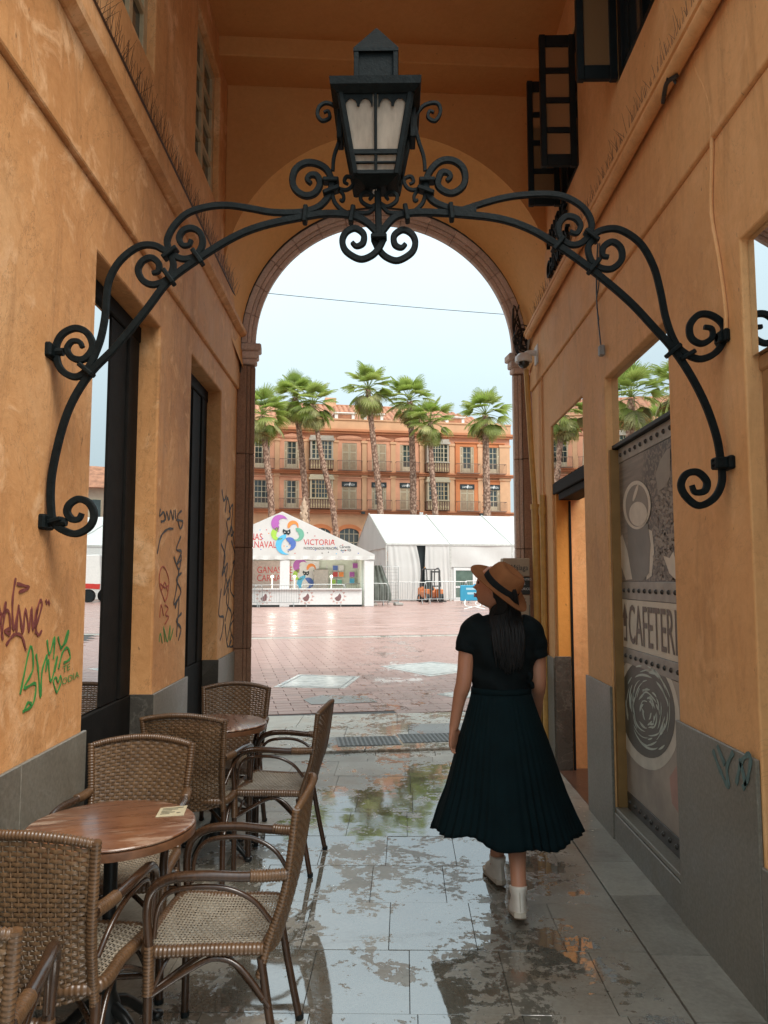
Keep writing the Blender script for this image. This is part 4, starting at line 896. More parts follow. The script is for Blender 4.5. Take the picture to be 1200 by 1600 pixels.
def make_chair():
    """front towards +y; seat 0.44 m high, back top 0.88 m"""
    t = thing('rattan_chair', (0, 0, 0), 'rattan cafe chair', 'chair', 'rattan armchairs round the two cafe tables')
    hb = lambda z: .185+.040*(z-.40)/.46                            # half width of the back
    yb = lambda z: -.205-.115*(z-.42)/.46-.02*sin(pi*(z-.42)/.46)
    def back(u, v, h):
        z = .40+.455*v; x = (u*2-1)*(hb(z)-.008); bow = .030*(1-(u*2-1)**2)
        z2 = z+.030*(1-(u*2-1)**2)*v-.03*(1-v)*(1-(u*2-1)**2)
        return Vector((x, yb(z)-bow-h, z2))
    part('woven_back', weave(back, 20, 36, .30/20, .86/36, .0042, 0, 0), RATTAN, t, world=False, smooth=50, kind='stuff')
    top = [back(u, 1.0, 0)+Vector((0, 0, .004)) for u in (0, .15, .35, .5, .65, .85, 1)]
    part('back_rail', wrapped(top, .013, 44), WRAP, t, world=False, smooth=70)
    for sx in (-1, 1):
        part('back_post', wrapped([Vector((sx*.190, -.185, .34)), Vector((sx*.190, yb(.45), .45)), Vector((sx*.205, yb(.62)-.004, .62)), Vector((sx*hb(.86), yb(.86), .868))], .0145, 46), WRAP, t, world=False, smooth=70)
    def seat(u, v, h):
        y = -.205+.43*v; hw = .205+.02*v; k = (u*2-1); dip = -.012*(1-k*k)*(1-(2*v-1)**2)
        return Vector((k*(hw-.012), y, .440+dip+h))
    part('woven_seat', weave(seat, 22, 34, .36/22, .62/34, .0034, 0, 0), RATTAN2, t, world=False, smooth=50, kind='stuff')
    ring = [(-.19, -.20), (-.20, 0), (-.215, .18), (-.185, .225), (0, .235), (.185, .225), (.215, .18), (.20, 0), (.19, -.20), (0, -.215)]
    part('seat_rim', wrapped([Vector((x, y, .427)) for x, y in ring+ring[:1]], .019, 110), WRAP, t, world=False, smooth=70)
    for sx in (-1, 1):
        part('leg', MB().tube(catmull([Vector((sx*.192, -.19, .40)), Vector((sx*.198, -.225, .22)), Vector((sx*.212, -.275, 0))], 5), .0155, 10), BAMBOO, t, world=False, smooth=60)
        part('leg', MB().tube(catmull([Vector((sx*.222, .205, .0)), Vector((sx*.222, .205, .25)), Vector((sx*.225, .205, .46))], 4), .0165, 10), BAMBOO, t, world=False, smooth=60)
        part('leg_binding', wrapped([Vector((sx*.222, .205, .30)), Vector((sx*.223, .205, .37)), Vector((sx*.224, .205, .45))], .0195, 14), WRAP, t, world=False, smooth=70)
        arm = [Vector((sx*.225, .205, .45)), Vector((sx*.232, .212, .56)), Vector((sx*.238, .190, .625)), Vector((sx*.242, .12, .660)), Vector((sx*.242, .0, .668)), Vector((sx*.230, -.14, .662)), Vector((sx*.215, yb(.66)-.002, .665))]
        part('armrest', MB().tube(catmull(arm, 6), .0165, 10), BAMBOO, t, world=False, smooth=60)
        part('arm_binding', wrapped([Vector((sx*.231, -.155, .664)), Vector((sx*.224, -.20, .662)), Vector((sx*.214, yb(.66), .664))], .0185, 12), WRAP, t, world=False, smooth=70)
        a2 = [Vector((sx*.222, .188, .47)), Vector((sx*.226, .172, .57)), Vector((sx*.234, .11, .622)), Vector((sx*.234, -.05, .630)), Vector((sx*.222, -.16, .59)), Vector((sx*.205, -.225, .52))]
        part('arm_brace', MB().tube(catmull(a2, 6), .009, 8), BAMBOO, t, world=False, smooth=60)
        part('side_stretcher', MB().tube(catmull([Vector((sx*.222, .195, .30)), Vector((sx*.205, .06, .37)), Vector((sx*.198, -.03, .40)), Vector((sx*.198, -.12, .37)), Vector((sx*.205, -.225, .26))], 6), .010, 8), BAMBOO, t, world=False, smooth=60)
        part('leg_bow', MB().tube(catmull([Vector((sx*.218, .19, .31)), Vector((sx*.20, .16, .375)), Vector((sx*.17, .14, .405))], 5), .007, 6), BAMBOO, t, world=False, smooth=60)
    for sy, z in ((1, .30), (-1, .28)):
        part('cross_stretcher', MB().tube(catmull([Vector((-.21, sy*.205, z)), Vector((-.07, sy*.06, z+.05)), Vector((.07, -sy*.06, z+.05)), Vector((.205, -sy*.215, z))], 6), .010, 8), BAMBOO, t, world=False, smooth=60)
    for sx, sy, x, y in ((-1, -1, .212, -.275), (1, -1, .212, -.275), (-1, 1, .222, .205), (1, 1, .222, .205)):
        part('foot_cap', MB().tube([(sx*x, y, 0), (sx*x, y, .018)], .018, 8), BLACKW, t, world=False)
    return t
chair0 = make_chair()
chairs = [
 (-1.055, 2.49, -2, 'rattan chair with its broad woven back to us, nearest side of the carded table'),
 (-.60, 2.735, 90, 'rattan chair seen side on with pale empty seat, beside the carded table'),
 (-1.13, 3.21, 182, 'rattan chair whose open weave back faces us over the carded tabletop'),
 (-1.09, 4.36, -6, 'rattan chair with dark dense back to us, between the two tables'),
 (-.69, 4.52, 84.5, 'rattan chair seen side on, at the farther table beside the wet walkway'),
 (-1.10, 5.0, 178, 'farthest rattan chair, only its woven back showing beyond the second table'),
 (-1.085, 1.87, 15, 'rattan chair mostly cut off by the frame at the bottom left corner')]
for i, (x, y, rz, lab) in enumerate(chairs):
    c = chair0 if i == 0 else copy_tree(chair0)
    c.location = (x, y, 0.004); c.scale = (1, .88, 1); c.rotation_euler = (0, 0, radians(rz)); c['label'] = lab
# tables
def wood_top():
    M = NT('worn_tabletop'); v = M.coord('Object', (1, 7, 1), (0, 0, .35)); n = M.noise(v, 5, 7, .65, .6); w = M.noise(M.coord('Object', (1, 5, 1), (0, 0, .2)), 6.5, 6, .7); sp = M.noise(M.coord('Object'), 2.2, 3)
    c = M.ramp(n, [(.3, (.105, .040, .018)), (.7, (.23, .098, .046))])
    f = M.math('MULTIPLY', M.ramp(w, [(.50, 0.0), (.56, 1.0)]), M.ramp(sp, [(.44, 0.0), (.58, .85)]))
    c = M.mix(f, c, (.50, .37, .27)); M.set_b(color=c, rough=M.ramp(n, [(.3, .22), (.7, .40)]), coat=.3, coatr=.12); M.bump(n, .12, .003); return M.m
TOPW = wood_top(); RIM = simple('table_edge', (.13, .058, .028), .35, 0, .3, 30); CAST = simple('cast_base', (.014, .016, .016), .35, .3, .3, 20)
def make_table():
    t = thing('cafe_table', (0, 0, 0), 'round cafe table', 'table', 'round wooden cafe tables')
    part('tabletop', MB().lathe([(.002, .742), (.270, .742), (.279, .7455), (.281, .75), (.279, .7535), (.2735, .755), (.002, .755)], 64, fn=lambda x, y, z: (x, y, z)), TOPW, t, world=False, smooth=40)
    part('table_edge', MB().lathe([(.276, .714), (.283, .716), (.2845, .735), (.283, .7415), (.26, .7415), (.26, .714)], 64), RIM, t, world=False, smooth=40)
    part('pedestal', MB().lathe([(.05, .715), (.05, .70), (.024, .69), (.022, .30), (.03, .28), (.03, .20), (.045, .16), (.05, .11), (.03, .09), (.002, .085)], 20), CAST, t, world=False, smooth=50)
    for k in range(4):
        a = pi/4+k*pi/2; d = Vector((cos(a), sin(a), 0))
        part('table_foot', MB().tube(catmull([d*.02+Vector((0, 0, .16)), d*.09+Vector((0, 0, .13)), d*.17+Vector((0, 0, .06)), d*.225+Vector((0, 0, .018))], 6), [.020]*6+[.018]*7+[.015]*6, 8).ell(tuple(d*.235+Vector((0, 0, .015))), (.026, .026, .015), 12, 6), CAST, t, world=False, smooth=60)
    return t
t0 = make_table(); t0.location = (-.99, 2.735, 0.002); t0.rotation_euler = (0, 0, .3); t0['label'] = 'nearer round table with scraped reddish top and a paper card on it'
t1 = copy_tree(t0); t1.location = (-1.06, 4.62, 0.002); t1.rotation_euler = (0, 0, 1.9); t1['label'] = 'farther round table, its bare top half hidden behind a dark woven chair back'
cp = [on_z(x, y, .7575) for x, y in ((243,1277),(251,1263),(293,1259),(287,1274))]
pc = thing('menu_card', sum(cp, Vector())/4, 'pale printed card stuck on the worn table top', 'card')
part('card', MB().prism(cp, (0, 0, .0015)), simple('card_paper', (.50, .45, .30), .45, 0, .08), pc)
INK = simple('print_ink', (.10, .09, .06), .5)
def cpt(u, v, dz=.0021): return cp[0].lerp(cp[3], u).lerp(cp[1].lerp(cp[2], u), v)+Vector((0, 0, dz))
for v, a, b in ((.80, .12, .88), (.66, .12, .70), (.50, .12, .5), (.36, .12, .62), (.22, .12, .45), (.25, .70, .84)):
    part('text_line', MB().prism([cpt(a, v), cpt(b, v), cpt(b, v+.055), cpt(a, v+.055)], (0, 0, .0004)), INK, pc)

# ================================================================== the woman walking away
wo_ = thing('person', (.55, 4.02, 0), 'woman walking away in a black top and dark pleated skirt, tan hat, white ankle boots', 'person')
SKIN = NT('skin'); sv = SKIN.coord('Object'); SKIN.set_b(color=SKIN.ramp(SKIN.noise(sv, 9, 4), [(.3, (.40, .175, .10)), (.7, (.48, .22, .13))]), rough=.5, sss=.12); SKIN.b.inputs['Subsurface Radius'].default_value = (.012, .005, .003); SKIN = SKIN.m
def remeshed(mb, vox, it=4, fac=.5):
    me = mb.mesh('tmp'); recalc(me); ob = bpy.data.objects.new('tmp', me); COL.objects.link(ob)
    r = ob.modifiers.new('r', 'REMESH'); r.mode = 'VOXEL'; r.voxel_size = vox; r.use_smooth_shade = True
    if it:
        s = ob.modifiers.new('s', 'SMOOTH'); s.iterations = it; s.factor = fac
    dg = bpy.context.evaluated_depsgraph_get(); m2 = bpy.data.meshes.new_from_object(ob.evaluated_get(dg)); bpy.data.objects.remove(ob); bpy.data.meshes.remove(me)
    m2.shade_smooth(); return m2
def P(px, py, y): return on_y(px, py, y)
body = MB()
def limb(pts, rad, n=14): 
    q = catmull(pts, 6); m = len(q); k = len(rad)-1; rr = []
    for i in range(m):
        t = i/(m-1)*k; j = min(int(t), k-1); rr.append(rad[j]+(rad[j+1]-rad[j])*(t-j))
    body.tube(q, rr, n)
YW = 4.03
shL, elL, wrL = P(734, 989, 4.03), P(724.5, 1066, 4.0), P(709, 1138, 4.03)
shR, elR, wrR = P(836, 988, 4.05), P(841, 1066, 4.06), P(838, 1122, 4.24)
limb([shL, shL.lerp(elL, .5)+Vector((-.002, 0, 0)), elL, elL.lerp(wrL, .35)+Vector((-.004, .0, 0)), wrL], [.040, .046, .041, .0405, .0385, .030, .0245])
limb([shR, shR.lerp(elR, .5)+Vector((.004, 0, 0)), elR, elR.lerp(wrR, .35), wrR], [.042, .047, .042, .041, .0385, .030, .0245])
neckb, neckt = P(783, 968, 4.05), P(778, 938, 4.04)
limb([P(783, 1075, YW), P(783, 1020, YW), neckb, neckt], [.075, .085, .06, .052])
hipR, knR, anR = P(795, 1120, 4.02), P(803, 1270, 3.98), P(811, 1395, 3.715)
hipL, knL, anL = P(772, 1120, 4.05), P(778, 1262, 4.18), P(776, 1352, 4.25)
limb([hipR, knR, knR.lerp(anR, .35)+Vector((0, -.02, 0)), anR], [.09, .072, .055, .056, .050, .038, .036])
limb([hipL, knL, knL.lerp(anL, .35)+Vector((0, -.02, 0)), anL], [.09, .072, .055, .056, .050, .038, .036])
# head: face turned to the left and slightly up
HC = P(774, 917, 4.02); fdir = Vector((-.95, .30, .14)).normalized(); sdir_ = Vector((0, 0, 1)).cross(fdir).normalized(); udir = fdir.cross(sdir_).normalized()
def HP(f, s, u): return HC+fdir*f+sdir_*s+udir*u
rings = []
for i in range(25):
    v = -1+2*i/24; zz = v*.112; rr = []
    w = sqrt(max(0.0, 1-abs(v)**2.3))
    for k in range(36):
        a = 2*pi*k/36; cf, sf = cos(a), sin(a)
        f = .094*w*cf*(1.0 if cf > 0 else 1.05); s = .074*w*sf
        if v < -.2:                                                # jaw narrows, chin comes forward
            s *= 1-.30*(-.2-v); f += (.020*(-.2-v) if cf > 0 else .055*(-.2-v)*(-cf))
        if cf > .55:
            g = max(0, 1-(sf/.30)**2)
            prof = .0
            prof += .030*math.exp(-((v+.16)/.085)**2)*max(0, 1-(sf/.20)**2)      # nose
            prof += .012*math.exp(-((v-.06)/.16)**2)*max(0, 1-(sf/.18)**2)
            prof += .011*math.exp(-((v+.45)/.045)**2)*g+.011*math.exp(-((v+.57)/.045)**2)*g   # lips
            prof -= .006*math.exp(-((v+.51)/.025)**2)*g
            prof += .013*math.exp(-((v+.80)/.10)**2)*g             # chin
            prof -= .007*math.exp(-((v-.10)/.08)**2)*max(0, 1-((abs(sf)-.33)/.16)**2)     # eye sockets
            prof += .006*math.exp(-((v-.28)/.10)**2)
            f += prof
        rr.append(HP(f, s, zz))
    rings.append(rr)
body.ringloft(rings)
body.ell(tuple(HP(-.002, .076, -.022)), (.016, .010, .028), 10, 8); body.ell(tuple(HP(-.002, -.076, -.022)), (.016, .010, .028), 10, 8)
# hands: palm, four fingers and thumb rooted in the palm
def hand(w, down, fwd, side):
    d, f, s = down.normalized(), fwd.normalized(), side.normalized()  # fingers along d, f = across the knuckles (index first), s = palm faces -s
    pt = lambda a, b, c: w+d*a+f*b+s*c
    body.ringloft([[pt(a, b*wd, c*th) for b, c in ((-1,-.5),(-.5,-1),(.5,-1),(1,-.5),(1,.5),(.5,1),(-.5,1),(-1,.5))] for a, wd, th in ((-.02,.024,.020),(.01,.030,.017),(.05,.039,.015),(.082,.041,.013),(.092,.036,.010))])
    for b, l, r, curl in ((.030,.070,.0078,.9),(.0105,.079,.0082,1.0),(-.0095,.073,.0078,1.1),(-.029,.056,.0068,1.25)):
        p = pt(.078, b, 0); q = [p]; ang = .25
        for seg in (.45, .32, .23):
            p = p+(d*cos(ang)-s*sin(ang))*l*seg+f*b*.08; q.append(p); ang += curl*.5
        body.tube(catmull(q, 4), [r]*9+[r*.92, r*.86, r*.74, r*.5], 8)
    q = [pt(.012, .022, -.006), pt(.04, .046, -.014), pt(.066, .056, -.022), pt(.088, .054, -.032)]
    body.tube(catmull(q, 4), [.012]*5+[.0098]*4+[.009, .008, .007, .0045], 8)
hand(wrL, Vector((-.02, .04, -1)), Vector((.55, .83, 0)), Vector((-.85, .5, 0)))
hand(wrR, Vector((-.03, .55, -.8)), Vector((-.4, .75, .5)), Vector((.9, .2, 0)))
bm_ = remeshed(body, .0042, 3); bm_.name = 'body'; bm_.materials.append(SKIN)
part('body', bm_, None, wo_)
eye = MB()
for s in (-1, 1): eye.ell(tuple(HP(.079, s*.030, .012)), (.011, .011, .011), 10, 8)
part('eye', eye, simple('eye_dark', (.05, .03, .025), .15), wo_)
part('eyebrow', MB().tube(catmull([HP(.088, .016, .034), HP(.086, .032, .041), HP(.074, .050, .034)], 4), .004, 6).tube(catmull([HP(.088, -.016, .034), HP(.086, -.032, .041), HP(.074, -.050, .034)], 4), .004, 6), simple('brow', (.02, .014, .012), .6), wo_)
part('lips', MB().tube(catmull([HP(.093, .020, -.0535), HP(.1035, 0, -.051), HP(.093, -.020, -.0535)], 5), .005, 6).tube(catmull([HP(.093, .018, -.061), HP(.1025, 0, -.0635), HP(.093, -.018, -.061)], 5), .0055, 6), simple('lip', (.40, .11, .09), .4), wo_, smooth=60)
# clothes
def cloth(name, c, sheen=.3):
    M = NT(name); v = M.coord('Object'); n = M.noise(v, 260, 2); f = M.noise(v, 9, 5, .6)
    M.set_b(color=M.mix(.4, c, M.ramp(f, [(.3, tuple(k*.6 for k in c)), (.7, tuple(k*1.7 for k in c))])), rough=.9, sheen=0, spec=.15); M.bump(M.math('ADD', M.math('MULTIPLY', n, .25), f), .35, .012); return M.m
BLK = cloth('black_jersey', (.0045, .0075, .0085), .08); TEAL = cloth('dark_teal_crepe', (.0018, .0085, .0105), .10)
sh = MB()
def ering(c, rx, ry, n=28, f=lambda a: 0): return [(c.x+(rx+f(2*pi*k/n))*cos(2*pi*k/n), c.y+(ry+f(2*pi*k/n))*sin(2*pi*k/n), c.z) for k in range(n)]
tors = [(1086,783,.146,.112),(1070,783,.152,.115),(1050,783,.164,.122),(1025,784,.176,.130),(1000,784,.186,.128),(985,784,.196,.115),(975,784,.178,.098),(967,784,.12,.080),(960,782,.075,.066)]
sh.ringloft([ering(P(x, y, 4.04), rx, ry) for y, x, rx, ry in tors])
for a, b, x0 in ((P(742, 984, 4.04), P(727, 1021, 4.02), -1), (P(827, 986, 4.04), P(840, 1027, 4.05), 1)):
    sh.tube(catmull([a+Vector((-x0*.05, 0, .02)), a, a.lerp(b, .5)+Vector((x0*.004, 0, .004)), b], 5), [.074]*6+[.070]*5+[.064, .062, .061, .061, .062][:5], 18)
sm = remeshed(sh, .0075, 12); sm.name = 'shirt'
for v in sm.vertices:
    v.co.y += .006*sin(v.co.z*46+v.co.x*26)*(1 if v.co.z < 1.25 else .4)+.004*sin(v.co.x*58+v.co.z*24); v.co.x += .003*sin(v.co.z*75+v.co.x*9)
sm.materials.append(BLK); part('shirt', sm, None, wo_)
wz = P(783, 1078, 4.03).z
SKR = [(0, .150, .116, 0), (.06, .165, .132, .0), (.14, .190, .158, .02), (.25, .225, .190, .09), (.38, .258, .218, .3), (.50, .288, .240, .6), (.60, .322, .264, .85), (.67, .346, .280, 1.0), (.692, .354, .286, 1.05)]
rings = []; NP = 46; NS = NP*6
for d, rx, ry, amp in SKR:
    rr = []
    for k in range(NS):
        a = 2*pi*k/NS; tri = abs(((k/NS*NP) % 1)-.5)*2; pl = (tri-.5)*(.0025+.0085*amp)*(1+.55*sin(a*5+1)+.4*sin(a*9+.4))
        wv = amp*(.016*sin(a*4+.6+d*1.4)+.013*sin(a*7+2.1-d*2)); dz = amp*(.012*sin(a*3+2)+.010*sin(a*8)) if d > .66 else 0
        side = .022*d*(1 if cos(a) > 0 else -.2)
        rr.append((P(783, 1078, 4.03).x+(rx+pl+wv)*cos(a)+side+.01*d, 4.03+(ry+pl+wv)*sin(a)-.03*d, wz-d+dz-.015*amp*cos(a)))
    rings.append(rr)
sk_ = part('skirt', MB().ringloft(rings, True, False), TEAL, wo_, smooth=50); sol = sk_.modifiers.new('hem', 'SOLIDIFY'); sol.thickness = .003
part('waistband', MB().ringloft([ering(Vector((P(783, 1078, 4.03).x, 4.03, wz+z)), .151+q, .118+q, 40) for z, q in ((-.012, .003), (-.010, .005), (.012, .004), (.014, .001))]), TEAL, wo_, smooth=60)
part('waist_knot', MB().tube(catmull([P(826, 1066, 3.97), P(829, 1058, 3.95), P(826, 1052, 3.96)], 4), .013, 8).tube(catmull([P(826, 1062, 3.96), P(831, 1068, 3.96), P(832, 1076, 3.97)], 4), [.008]*4+[.011]*4+[.004], 8), BLK, wo_, smooth=60)
# boots
LEATH = simple('white_leather', (.66, .60, .52), .5, 0, .12, 14, .2, 60); SOLE = simple('boot_sole', (.50, .43, .34), .7, 0, .2, 20, .2, 60); TREAD = simple('boot_tread', (.16, .10, .06), .8, 0, .3, 40)
def boot(an, toe_dir, pitch, ground):
    f = Vector((toe_dir[0], toe_dir[1], 0)).normalized(); s = Vector((0, 0, 1)).cross(f); fu = f*cos(pitch)-Vector((0, 0, 1))*sin(pitch); u = s.cross(fu)*-1; u = fu.cross(s)*-1
    if u.z < 0: u = -u
    B = lambda a, b, c: base+fu*a+s*b+u*c
    base = Vector((0, 0, 0)); low = min((fu*a).z for a in (-.085, .165)); base = Vector((an.x, an.y, ground-low+.0))-f*.0
    out = [(-.075,.026),(-.088,.0),(-.075,-.026),(-.02,-.031),(.05,-.036),(.11,-.042),(.15,-.034),(.172,-.012),(.172,.012),(.15,.034),(.11,.042),(.05,.036),(-.02,.031)]
    bt = part('sole', MB().ringloft([[B(a, b, .004) for a, b in out], [B(a*1.02, b*1.03, .026) for a, b in out]]), SOLE, wo_, smooth=40)
    part('tread', MB().ringloft([[B(a*.97, b*.96, -.001) for a, b in out], [B(a*.97, b*.96, .0055) for a, b in out]]), TREAD, bt)
    up = []
    for a0, a1, w, h0_, h1_ in ((-.082, -.082, .02, .024, .06),): pass
    rings = []
    for c, ab, af, w in ((.022,-.088,.172,.042),(.035,-.088,.170,.041),(.050,-.086,.155,.039),(.065,-.083,.120,.036),(.085,-.080,.085,.034),(.105,-.080,.058,.039),(.120,-.080,.052,.041),(.128,-.081,.052,.042),(.132,-.076,.046,.038)):
        r_ = []
        for k in range(20):
            q = 2*pi*k/20; a = (af+ab)/2+(af-ab)/2*cos(q); tw = (1 if cos(q) < .2 else 1-.25*(cos(q)-.2)); r_.append(B(a, w*sin(q)*tw, c))
        rings.append(r_)
    b_ = part('boot', MB().ringloft(rings), LEATH, wo_, smooth=60)
    if 0: part('heel_tab', MB().cbox((0, 0, 0), (1, 1, 1), .1, fn=lambda x, y, z: B(-.0905+.008*x, -.010+.02*y, .095+.06*z)), LEATH, b_)
    part('boot_seam', MB().tube([B(-.0895, 0, .03), B(-.083, 0, .085), B(-.0795, 0, .11)], .0022, 5), SOLE, b_)
boot(Vector((anR.x, 3.73, 0)), (.06, 1, 0), radians(13), .003); boot(Vector((anL.x, 4.24, 0)), (-.18, 1, 0), radians(2), .003)
# hair
HAIR = NT('hair'); hv = HAIR.coord('Object', (1, 1, .08)); HAIR.set_b(color=HAIR.ramp(HAIR.noise(hv, 60, 4), [(.3, (.004, .0045, .005)), (.7, (.010, .010, .0105))]), rough=.5, spec=.22); HAIR = HAIR.m
hr = MB(); hr.ell(tuple(HP(-.030, 0, .012)), (.090, .086, .100), 20, 14)
back0 = P(788, 935, 4.0)
for i in range(190):
    t = random.random(); a = (t-.5)*2
    root = HP(-.055+random.uniform(-.04, .035), (t-.5)*.17, random.uniform(-.01, .05))+Vector((0, -.012, 0))
    mid = P(767+44*t+random.uniform(-3, 3), 958, 3.955+.03*abs(a)); lo = P(774+42*t+random.uniform(-4, 4), 1000+random.uniform(-6, 6), 3.905+.012*random.random()); en = P(781+32*t+random.uniform(-6, 6), 1030+28*random.random()*(1-abs(a)*.5), 3.895+.012*random.random())
    hr.tube(catmull([root, root.lerp(mid, .5)+Vector((.004, -.022, .0)), mid, lo, en], 4), [.0075]*5+[.0070]*5+[.0062]*4+[.005, .003, .0012], 5)
for i in range(40):
    t = random.random(); root = HP(.015-.05*t, .070+.006*random.random(), .04-.02*t); hr.tube(catmull([root, HP(-.008-.05*t, .082, -.03), HP(-.035-.05*t, .076, -.085), P(772+10*t, 962, 3.965)], 4), [.006]*12+[.004], 5)
    root = HP(.015-.05*t, -.070, .04); hr.tube(catmull([root, HP(-.015-.05*t, -.080, -.03), HP(-.04-.05*t, -.07, -.085), P(790+14*t, 962, 4.0)], 4), [.006]*12+[.004], 5)
part('hair', hr, HAIR, wo_, smooth=80)
# hat
FELT = cloth('tan_felt', (.215, .088, .036), .3); BAND = cloth('black_ribbon', (.010, .012, .013), .1)
brc = P(779, 919, 3.99); up = Vector((.56, -.40, .74)).normalized(); hx = fdir-up*fdir.dot(up); hx.normalize(); hy = up.cross(hx)
def HT(x, y, z): return brc+hx*x+hy*y+up*z
def hatring(rx, ry, z, curl=0, n=48, sag=0): return [HT(rx*cos(2*pi*k/n), ry*sin(2*pi*k/n), z+curl*abs(sin(2*pi*k/n))**2-sag*max(0, cos(2*pi*k/n))+.02*curl) for k in range(n)]
prof = [(.176,.160,-.004,.026),(.178,.162,.0,.026),(.150,.138,.003,.014),(.122,.108,.008,.004),(.102,.086,.014,0),(.099,.083,.03,0),(.097,.081,.055,0),(.093,.077,.085,0),(.084,.068,.110,0),(.070,.056,.122,0),(.050,.036,.122,0),(.030,.016,.112,0)]
ht = part('hat', MB().ringloft([hatring(a, b, z, c) for a, b, z, c in prof], True, True), FELT, wo_, smooth=60); so2 = ht.modifiers.new('felt', 'SOLIDIFY'); so2.thickness = .003
part('hat_band', MB().ringloft([hatring(a, b, z) for a, b, z in ((.1035,.0875,.016),(.1025,.0865,.03),(.100,.084,.048),(.0985,.0825,.050))], True, False), BAND, ht, smooth=60)
# ================================================================== THE PLAZA
BA = radians(11.0); BO = on_y(600, 905, 77.0); BO.z = 0
def mat_wall(name, a, b, rnd=0.0): return simple(name, a, .8, 0, .12, .6)
OCH = simple('facade_ochre', (.62, .36, .205), .8, 0, .12, .7, rnd=.0); SALM = simple('facade_salmon', (.64, .31, .19), .8, 0, .14, .8); TERR = simple('facade_terracotta', (.58, .20, .075), .8, 0, .12, .9); TERD = simple('string_course', (.50, .20, .095), .8, 0, .12, .9)
TILE = simple('roof_tile', (.40, .18, .10), .85, 0, .35, 1.6); LOUV = simple('louvre', (.34, .25, .16), .7, 0, .2, 3); RAIL = simple('balcony_iron', (.20, .12, .085), .6, 0, .2); SIGNK = simple('sign_black', (.015, .025, .028), .4); WHT = simple('sign_white', (.80, .80, .78), .5); GREYW = simple('bay_grey', (.42, .37, .31), .6, 0, .15, 2)
bl = thing('plaza_building', BO, 'long three storey ochre and terracotta building with balconies and tiled roof across the plaza', 'building', rz=BA)
def bp(name, mb, m, parent=None, **k): return part(name, mb, m, parent or bl, world=False, **k)
def u_at(px):                                                       # pixel column -> distance along the facade
    d = ray(px, 800); t = (BO.x*-sin(BA)+BO.y*cos(BA)-0)/(-d.x*sin(BA)+d.y*cos(BA)); p = d*t; return (p.x-BO.x)*cos(BA)+(p.y-BO.y)*sin(BA)
U0, U1 = -46.0, u_at(797)
bp('wall', MB().box((U0, .06, 0), (U1, 12, 17.4)), OCH)
bp('parapet', MB().box((U0, -.12, 16.62), (U1+.15, .5, 17.55)).box((U0, -.2, 17.55), (U1+.2, .55, 17.68)), OCH)
for z0, z1, d in ((16.15, 16.35, .32), (16.37, 16.60, .45), (12.02, 12.20, .30), (12.22, 12.36, .42), (8.12, 8.30, .30), (8.32, 8.46, .42)):
    bp('string_course', MB().box((U0, -d, z0), (U1+d, .058, z1)), TERD)
bp('friezes', MB().box((U0, .0, 15.5), (U1+.05, .055, 16.14)), SALM)
bays = [u_at(x) for x in (455, 501, 545.5, 592, 636, 682, 730, 771)]
kinds = ['w', 'b', 'w', 'w', 'w', 'b', 't', 't']
step = bays[1]-bays[0]
k = 0
while bays[0]-step > U0+1.5: bays.insert(0, bays[0]-step); kinds.insert(0, 'b' if k % 4 == 2 else 'w'); k += 1
for i in range(len(bays)):
    pu = (bays[i]+bays[i+1])/2 if i < len(bays)-1 else (bays[i]+U1)/2+.35
    if abs(pu-bays[i]) > .8:
        wd = .24 if i < len(bays)-1 else .55
        for z0, z1 in ((8.48, 12.0), (12.38, 15.5)):
            bp('pilaster', MB().box((pu-wd, -.16, z0), (pu+wd, .058, z1-.25)).box((pu-wd-.08, -.22, z1-.25), (pu+wd+.08, .058, z1-.02)), OCH)
shared_rail = {}
def rails(u, z, w, d):
    mb = MB(); mb.box((u-w, -d, z), (u+w, -.46, z+.07)); mb.box((u-w, -d, z+.98), (u+w, -d+.04, z+1.03))
    n = int(w*2/.13)
    for j in range(n+1):
        x = u-w+j*2*w/n; mb.box((x-.013, -d, z+.07), (x+.013, -d+.026, z+.98))
    for x in (u-w, u+w-.03): mb.box((x, -d, z+.98), (x+.03, -.0, z+1.03))
    return mb
random.seed(11)
